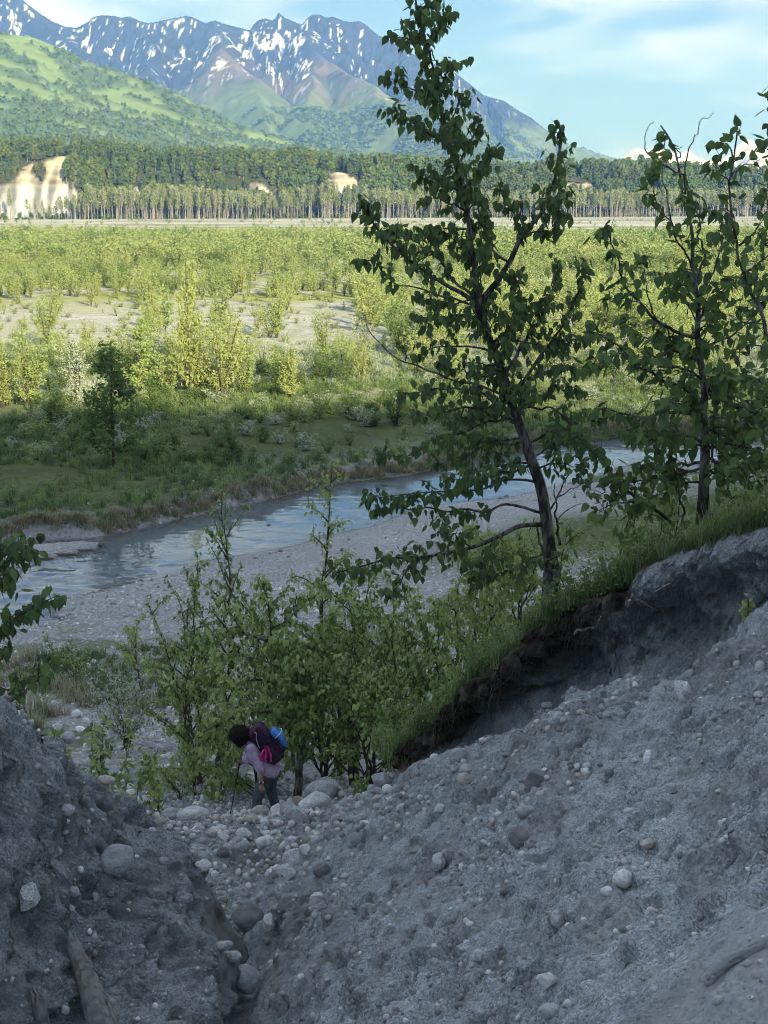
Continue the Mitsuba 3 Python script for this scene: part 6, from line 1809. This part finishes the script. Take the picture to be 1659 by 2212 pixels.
def hand(wr, d, palm_n, thumb_side, curl, flip=1):
    """Palm and five bent fingers; d: along the hand, palm_n: out of the palm."""
    d, palm_n = unit(d), unit(palm_n)
    palm_n = unit(palm_n - d * (palm_n @ d))
    s = np.cross(d, palm_n) * flip
    c = wr + d * 0.045
    out = [m3.Manifold.batch_hull([ball(wr, 0.024, 12), ball(wr + d * 0.085 + s * 0.030, 0.0125, 12), ball(wr + d * 0.085 - s * 0.030, 0.0125, 12), ball(wr + d * 0.03 + s * 0.030, 0.014, 12)])]
    for k, (off, L) in enumerate([(0.031, 0.066), (0.0105, 0.074), (-0.0105, 0.069), (-0.031, 0.053)]):
        p = wr + d * (0.088 - 0.004 * abs(k - 1)) + s * off
        a = curl * (0.55 + 0.1 * k)
        for frac, ang in ((0.42, a), (0.32, a * 2), (0.26, a * 2.8)):
            q = p + (d * math.cos(ang) + palm_n * math.sin(ang)) * L * frac
            out.append(bone(p, 0.0088 - 0.001 * (k == 3), q, 0.0078))
            p = q
    p = wr + d * 0.03 + s * 0.030
    for frac, v in ((0.040, d * 0.75 + s * 0.6 + palm_n * 0.25), (0.032, d * 0.9 + s * 0.15 + palm_n * 0.5)):
        q = p + unit(v) * frac
        out.append(bone(p, 0.0105, q, 0.0088))
        p = q
    return out


skin = [ell(head, (0.078, 0.098, 0.108), np.stack([hside, hd, hup], 1)), bone(hp_(0.045, -0.065, 0), 0.045, hp_(-0.01, 0.0, 0), 0.08), bone(hp_(-0.03, -0.06, 0), 0.052, neck, 0.058), bone(neck, 0.06, chest, 0.10),
        bone(hp_(0.098, 0.012, 0), 0.010, hp_(0.116, -0.022, 0), 0.014), bone(hp_(0.088, -0.058, -0.018), 0.009, hp_(0.088, -0.058, 0.018), 0.009), ball(hp_(0.086, 0.028, 0.034), 0.013, 12), ball(hp_(0.086, 0.028, -0.034), 0.013, 12),
        ell(hp_(-0.005, -0.005, 0.080), (0.010, 0.018, 0.030), np.stack([hside, hd, hup], 1)), ell(hp_(-0.005, -0.005, -0.080), (0.010, 0.018, 0.030), np.stack([hside, hd, hup], 1)),
        bone(chest, 0.11, belly, 0.11), bone(belly, 0.11, pelvis, 0.11), bone(chest, 0.08, shL, 0.05), bone(chest, 0.08, shR, 0.05), bone(shL, 0.05, elL, 0.040), bone(elL, 0.040, wrL, 0.026), bone(shR, 0.05, elR, 0.040), bone(elR, 0.040, wrR, 0.026),
        bone(pelvis, 0.10, hipL, 0.09), bone(pelvis, 0.10, hipR, 0.09), bone(hipL, 0.085, kneeL, 0.055), bone(kneeL, 0.055, ankL, 0.038), bone(hipR, 0.085, kneeR, 0.055), bone(kneeR, 0.055, ankR, 0.038)]
skin += hand(wrL, wk(0.05, 0.02, -1), wk(0.2, 1, 0.1), 1, 0.35, -1)
POLE_TOP, POLE_TIP = wk(-0.335, 0.185, 0.80), at(497, 1763, 20.15) - WB
pd = unit(POLE_TIP - POLE_TOP)
grip = POLE_TOP + pd * 0.06
skin += hand(wrR, grip - wrR - pd * 0.01 + wk(-0.02, 0, 0), wk(-0.3, -0.9, -0.2), 1, 0.85, 1)
walker = 'person'
tag(walker, 'person in a mauve jacket and grey trousers bending forward with a walking stick and backpack', 'person')


def wply(vf, mat, smooth=True, **kw):
    v, f = vf
    return mikit.ply((np.asarray(v) + WB, f), mat, smooth=smooth, **kw)


def cloth_bsdf(name, a, b, sc=30.0, rough=0.9):
    def fn(p, n, uv):
        return mx(a, b, ss(0.35, 0.65, fb(p.x * sc, p.y * sc, p.z * sc, 3)))
    scene[name] = {'type': 'twosided', 'b': {'type': 'principled', 'base_color': mikit.proc(fn), 'roughness': rough, 'specular': 0.2, 'sheen': 0.3}}


cloth_bsdf('mat_skin', (0.42, 0.27, 0.20), (0.36, 0.22, 0.16), 20, 0.55)
cloth_bsdf('mat_jacket', (0.46, 0.36, 0.50), (0.37, 0.29, 0.42))
cloth_bsdf('mat_trousers', (0.105, 0.125, 0.135), (0.065, 0.08, 0.09))
cloth_bsdf('mat_hair', (0.012, 0.010, 0.010), (0.022, 0.017, 0.015), 60)
cloth_bsdf('mat_pack', (0.045, 0.022, 0.050), (0.022, 0.014, 0.030))
cloth_bsdf('mat_pack_wine', (0.062, 0.022, 0.050), (0.036, 0.014, 0.034))
cloth_bsdf('mat_blue', (0.075, 0.24, 0.62), (0.045, 0.15, 0.45), 14, 0.5)
cloth_bsdf('mat_pink', (0.72, 0.07, 0.32), (0.50, 0.04, 0.22), 22, 0.7)
cloth_bsdf('mat_black', (0.018, 0.018, 0.020), (0.030, 0.030, 0.032), 40, 0.5)
cloth_bsdf('mat_white', (0.75, 0.75, 0.75), (0.65, 0.65, 0.66), 40, 0.5)
cloth_bsdf('mat_boot', (0.05, 0.04, 0.035), (0.03, 0.026, 0.024), 40, 0.7)
part(walker, 'body', wply(finish(union(skin), 0.012, 6), 'mat_skin'))


def fold(vf, amp, sc, seed):
    v, f = vf
    t = trimesh.Trimesh(v, f, process=False)
    d = (meshkit.fbm(v * sc, 3, seed) - 0.5) * amp
    return v + t.vertex_normals * d[:, None], f


bust = chest + wk(-0.09, 0, -0.09)
mid_ = wk(-0.01, 0, 0.93)
shirt = [bone(chest + wk(0, -0.07, 0.05), 0.125, chest + wk(0, 0.07, 0.05), 0.125), m3.Manifold.batch_hull([ball(chest + wk(0, -0.06, 0), 0.13), ball(chest + wk(0, 0.06, 0), 0.13), ball(belly + wk(0, -0.05, 0), 0.135), ball(belly + wk(0, 0.05, 0), 0.135)]),
         m3.Manifold.batch_hull([ball(belly + wk(0, -0.06, 0), 0.14), ball(belly + wk(0, 0.06, 0), 0.14), ball(pelvis + wk(0, -0.06, 0.02), 0.148), ball(pelvis + wk(0.02, 0.06, 0.02), 0.148)]), bone(bust + wk(0, -0.055, 0), 0.085, chest, 0.10), bone(bust + wk(0, 0.055, 0), 0.085, chest, 0.10),
         bone(neck, 0.075, chest + wk(-0.02, 0, 0.05), 0.12), bone(shL, 0.082, chest + wk(0, -0.05, 0.05), 0.11), bone(shR, 0.082, chest + wk(0, 0.05, 0.05), 0.11),
         bone(shL, 0.082, elL, 0.062), bone(elL, 0.062, elL * 0.86 + wrL * 0.14, 0.056), bone(shR, 0.08, elR, 0.062), bone(elR, 0.062, elR * 0.8 + wrR * 0.2, 0.054)]
part(walker, 'jacket', wply(fold(finish(union(shirt), 0.016, 10), 0.030, 11, 5), 'mat_jacket'))
trousers = [m3.Manifold.batch_hull([ball(pelvis + wk(0, -0.05, -0.01), 0.140), ball(pelvis + wk(0.02, 0.05, -0.01), 0.140), ball(hipL, 0.115), ball(hipR, 0.115), ball(wk(0.21, 0, 0.66), 0.10)]), bone(hipL, 0.118, kneeL, 0.084), bone(kneeL, 0.084, ankL + wk(0, 0, 0.03), 0.066), bone(hipR, 0.118, kneeR, 0.084), bone(kneeR, 0.084, ankR + wk(0, 0, 0.03), 0.066)]
part(walker, 'trousers', wply(fold(finish(union(trousers), 0.016, 8), 0.034, 9, 6), 'mat_trousers'))
for a, b in ((ankL, toeL), (ankR, toeR)):
    part(walker, 'boot', wply(finish(m3.Manifold.batch_hull([ball(a + wk(0.02, 0, 0.05), 0.055), ball(a + wk(0.03, 0, -0.055), 0.05), ball(b, 0.045), ball(b + wk(0, 0.02, 0), 0.042)]), 0.02, 4), 'mat_boot'))
hv_ = trimesh.creation.icosphere(5)
hvv = np.array(hv_.vertices)
hm = hvv * np.array([0.155, 0.165, 0.165]) * (1 + 0.30 * (meshkit.fbm(hvv * 3.2 + 4, 3, 3) - 0.5) + 0.16 * (meshkit.noise(hvv * 13, 4) - 0.5))[:, None]
cut_face = (hvv @ hd > 0.62) & (hvv @ hup < 0.25)
hm[cut_face] *= 0.42
hc_ = head + hup * 0.012 - hd * 0.030
part(walker, 'hair', wply((hm + hc_, np.array(hv_.faces)), 'mat_hair'))
rk = np.random.default_rng(61)
curls = []
for k in range(520):
    d = unit(rk.normal(size=3))
    if d @ hd > 0.66 and d @ hup < 0.3:
        continue
    p = hc_ + d * 0.150
    s = unit(np.cross(d, rk.normal(size=3)))
    q = np.cross(d, s)
    t = np.linspace(0, 1, 9)
    L = rk.uniform(0.03, 0.065)
    curls.append(tube(p + d * (t * L)[:, None] + s * (0.011 * np.cos(t * 12))[:, None] + q * (0.011 * np.sin(t * 12))[:, None] - np.array([0, 0, 1]) * (0.03 * t * t)[:, None], 0.0035 * (1.15 - t), 3, False))
tail = [hc_ - hd * 0.13, hc_ - hd * 0.19 + wk(0.02, -0.03, -0.02), hc_ - hd * 0.23 + wk(0.05, -0.05, -0.05)]
for k in range(40):
    o = rk.normal(0, 0.025, 3)
    curls.append(tube(smooth_line([x + o * (0.5 + 0.5 * i) for i, x in enumerate(tail)], 6), 0.004, 3, False))
part(walker, 'curls', wply(join(curls), 'mat_hair'), 'stuff')
wc = wrL * 0.86 + elL * 0.14
ring = trimesh.creation.torus(0.030, 0.008, 20, 8)
wd = unit(wrL - elL)
Rw = np.stack([unit(np.cross(wd, [0, 1, 0])), np.cross(wd, unit(np.cross(wd, [0, 1, 0]))), wd], 1)
part(walker, 'watch', wply((np.array(ring.vertices) @ Rw.T + wc, np.array(ring.faces)), 'mat_white'))
dial = trimesh.creation.cylinder(0.017, 0.012, sections=20)
Rd = np.stack([wk(1, 0, 0), wk(0, 0, 1), wk(0, -1, 0)], 1)
part(walker + '__watch', 'dial', wply((np.array(dial.vertices) @ Rd.T + wc + wk(-0.006, -0.036, 0), np.array(dial.faces)), 'mat_black'))

# backpack on the bent back
tb_ = unit(neck - pelvis)
nb_ = unit(np.cross(np.array([0, 1.0, 0]), tb_))
nb_ = nb_ if nb_[0] > 0 else -nb_
bc = pelvis * 0.40 + neck * 0.60 + nb_ * 0.235
PB = np.stack([tb_, wk(0, 1, 0), nb_], 1)


def pk(a, b, c):
    return bc + PB @ np.array([a, b, c])


def box_hull(la, lb, lc, r, cen=(0, 0, 0), taper=1.0):
    pts = [pk(cen[0] + sa * (la - r), cen[1] + sb * (lb - r) * (taper if sa > 0 else 1), cen[2] + sc_ * (lc - r) * (taper if sa > 0 else 1)) for sa in (-1, 1) for sb in (-1, 1) for sc_ in (-1, 1)]
    return m3.Manifold.batch_hull([ball(p, r, 16) for p in pts])


pack = 'backpack'
tag(pack, 'dark purple backpack on the bending walker\'s back', 'backpack')
part(pack, 'bag', wply(fold(finish(box_hull(0.285, 0.165, 0.135, 0.07), 0.018, 6), 0.04, 8, 7), 'mat_pack'))
part(pack, 'lid', wply(fold(finish(box_hull(0.085, 0.155, 0.125, 0.06, (0.27, 0, 0.0)), 0.016, 6), 0.03, 9, 8), 'mat_pack_wine'))
for s in (-1, 1):
    part(pack, 'side_pocket', wply(fold(finish(box_hull(0.13, 0.045, 0.085, 0.035, (-0.14, s * 0.175, 0.0)), 0.016, 6), 0.02, 10, 9), 'mat_pack_wine'))
    sh = shL if s < 0 else shR
    strap = smooth_line([pk(0.24, s * 0.09, -0.12), sh * 0.6 + chest * 0.4 + nb_ * 0.085 + tb_ * 0.04, sh * 0.75 + chest * 0.25 - nb_ * 0.085 + tb_ * 0.02, chest * 0.5 + sh * 0.5 - nb_ * 0.12 - tb_ * 0.13, belly + wk(0.0, s * 0.15, 0.04), pk(-0.2, s * 0.13, -0.13)], 30)
    part(pack, 'strap', wply(tube(strap, 0.016, 8), 'mat_black'))
part(pack, 'front_pocket', wply(fold(finish(box_hull(0.15, 0.12, 0.045, 0.04, (-0.07, 0, 0.155)), 0.016, 6), 0.02, 10, 10), 'mat_pack'))
part(pack, 'cord', wply(tube(smooth_line([pk(0.33, -0.10, -0.05), pk(0.30, -0.17, 0.02), pk(0.18, -0.185, -0.05), pk(0.08, -0.18, -0.08)], 20), 0.004, 5), 'mat_white'))
bl = finish(union([ell(pk(0.02, 0.0, 0.235), (0.150, 0.13, 0.058), PB), ell(pk(0.10, -0.03, 0.20), (0.075, 0.10, 0.06), PB), ell(pk(-0.10, 0.0, 0.215), (0.09, 0.10, 0.05), PB)]), 0.014, 4)
tag('bundle', 'bright blue bundle strapped to the back of the backpack', 'bundle')
part('bundle', 'cover', wply(fold(bl, 0.055, 13, 11), 'mat_blue'))
part('bundle', 'tie', wply(tube(smooth_line([pk(0.06, -0.16, 0.20), pk(0.06, -0.08, 0.300), pk(0.06, 0.08, 0.300), pk(0.06, 0.16, 0.20)], 16), 0.006, 6), 'mat_white'))
# pink cloth hanging from the pack
un, vn = 26, 30
uu, vv2 = np.meshgrid(np.linspace(-1, 1, un), np.linspace(0, 1, vn), indexing='xy')
top_ = at(577, 1600, 20.3) - WB
wd_ = 0.025 + 0.085 * sst(0, 0.7, vv2)
cx_ = top_[0] + uu * wd_ + 0.02 * vv2
cz_ = top_[2] - 0.235 * vv2 - 0.035 * (uu > 0) * vv2 * 0 + 0.02 * np.cos(uu * 5) * vv2
cy_ = -0.215 - 0.028 * np.cos(uu * 9 + vv2 * 2) * sst(0, 0.4, vv2) - 0.012 * np.sin(uu * 17)
cv = np.stack([cx_, cy_, cz_], -1)
ci = np.arange(vn - 1)[:, None] * un + np.arange(un - 1)[None]
cf = np.concatenate([np.stack([ci, ci + 1, ci + un + 1], -1).reshape(-1, 3), np.stack([ci, ci + un + 1, ci + un], -1).reshape(-1, 3)])
back_ = cv + np.array([0, 0.006, 0])
cvv = np.vstack([cv.reshape(-1, 3), back_.reshape(-1, 3)])
cff = np.vstack([cf, cf[:, ::-1] + un * vn])
scene['cloth'] = wply((cvv, cff), 'mat_pink')
tag('cloth', 'bright pink cloth tied to the side of the backpack', 'cloth')
tag('walking_stick', 'dark walking stick in the bending walker\'s far hand', 'walking stick')
part('walking_stick', 'shaft', wply(tube(np.array([POLE_TOP, POLE_TOP * 0.5 + POLE_TIP * 0.5, POLE_TIP]), [0.010, 0.009, 0.006], 8), 'mat_black'))
part('walking_stick', 'grip', wply(tube(np.array([POLE_TOP - pd * 0.02, POLE_TOP + pd * 0.03, POLE_TOP + pd * 0.13]), [0.017, 0.020, 0.016], 10), 'mat_black'))
# green cord round the young tree's trunk
cp = at(650, 1640, 22.0)
cr = trimesh.creation.torus(0.082, 0.006, 24, 6)
cord_v = np.vstack([np.array(cr.vertices) + [0, 0, 0.02 * k] for k in range(3)])
cord_f = np.vstack([np.array(cr.faces) + k * len(cr.vertices) for k in range(3)])
cord_v = cord_v + cp
scene['mat_cord'] = {'type': 'principled', 'base_color': {'type': 'rgb', 'value': [0.02, 0.20, 0.17]}, 'roughness': 0.5}
scene['green_cord'] = mikit.ply((cord_v, cord_f), 'mat_cord', smooth=True)
tag('green_cord', 'green cord wound round the trunk of the young tree', 'cord')
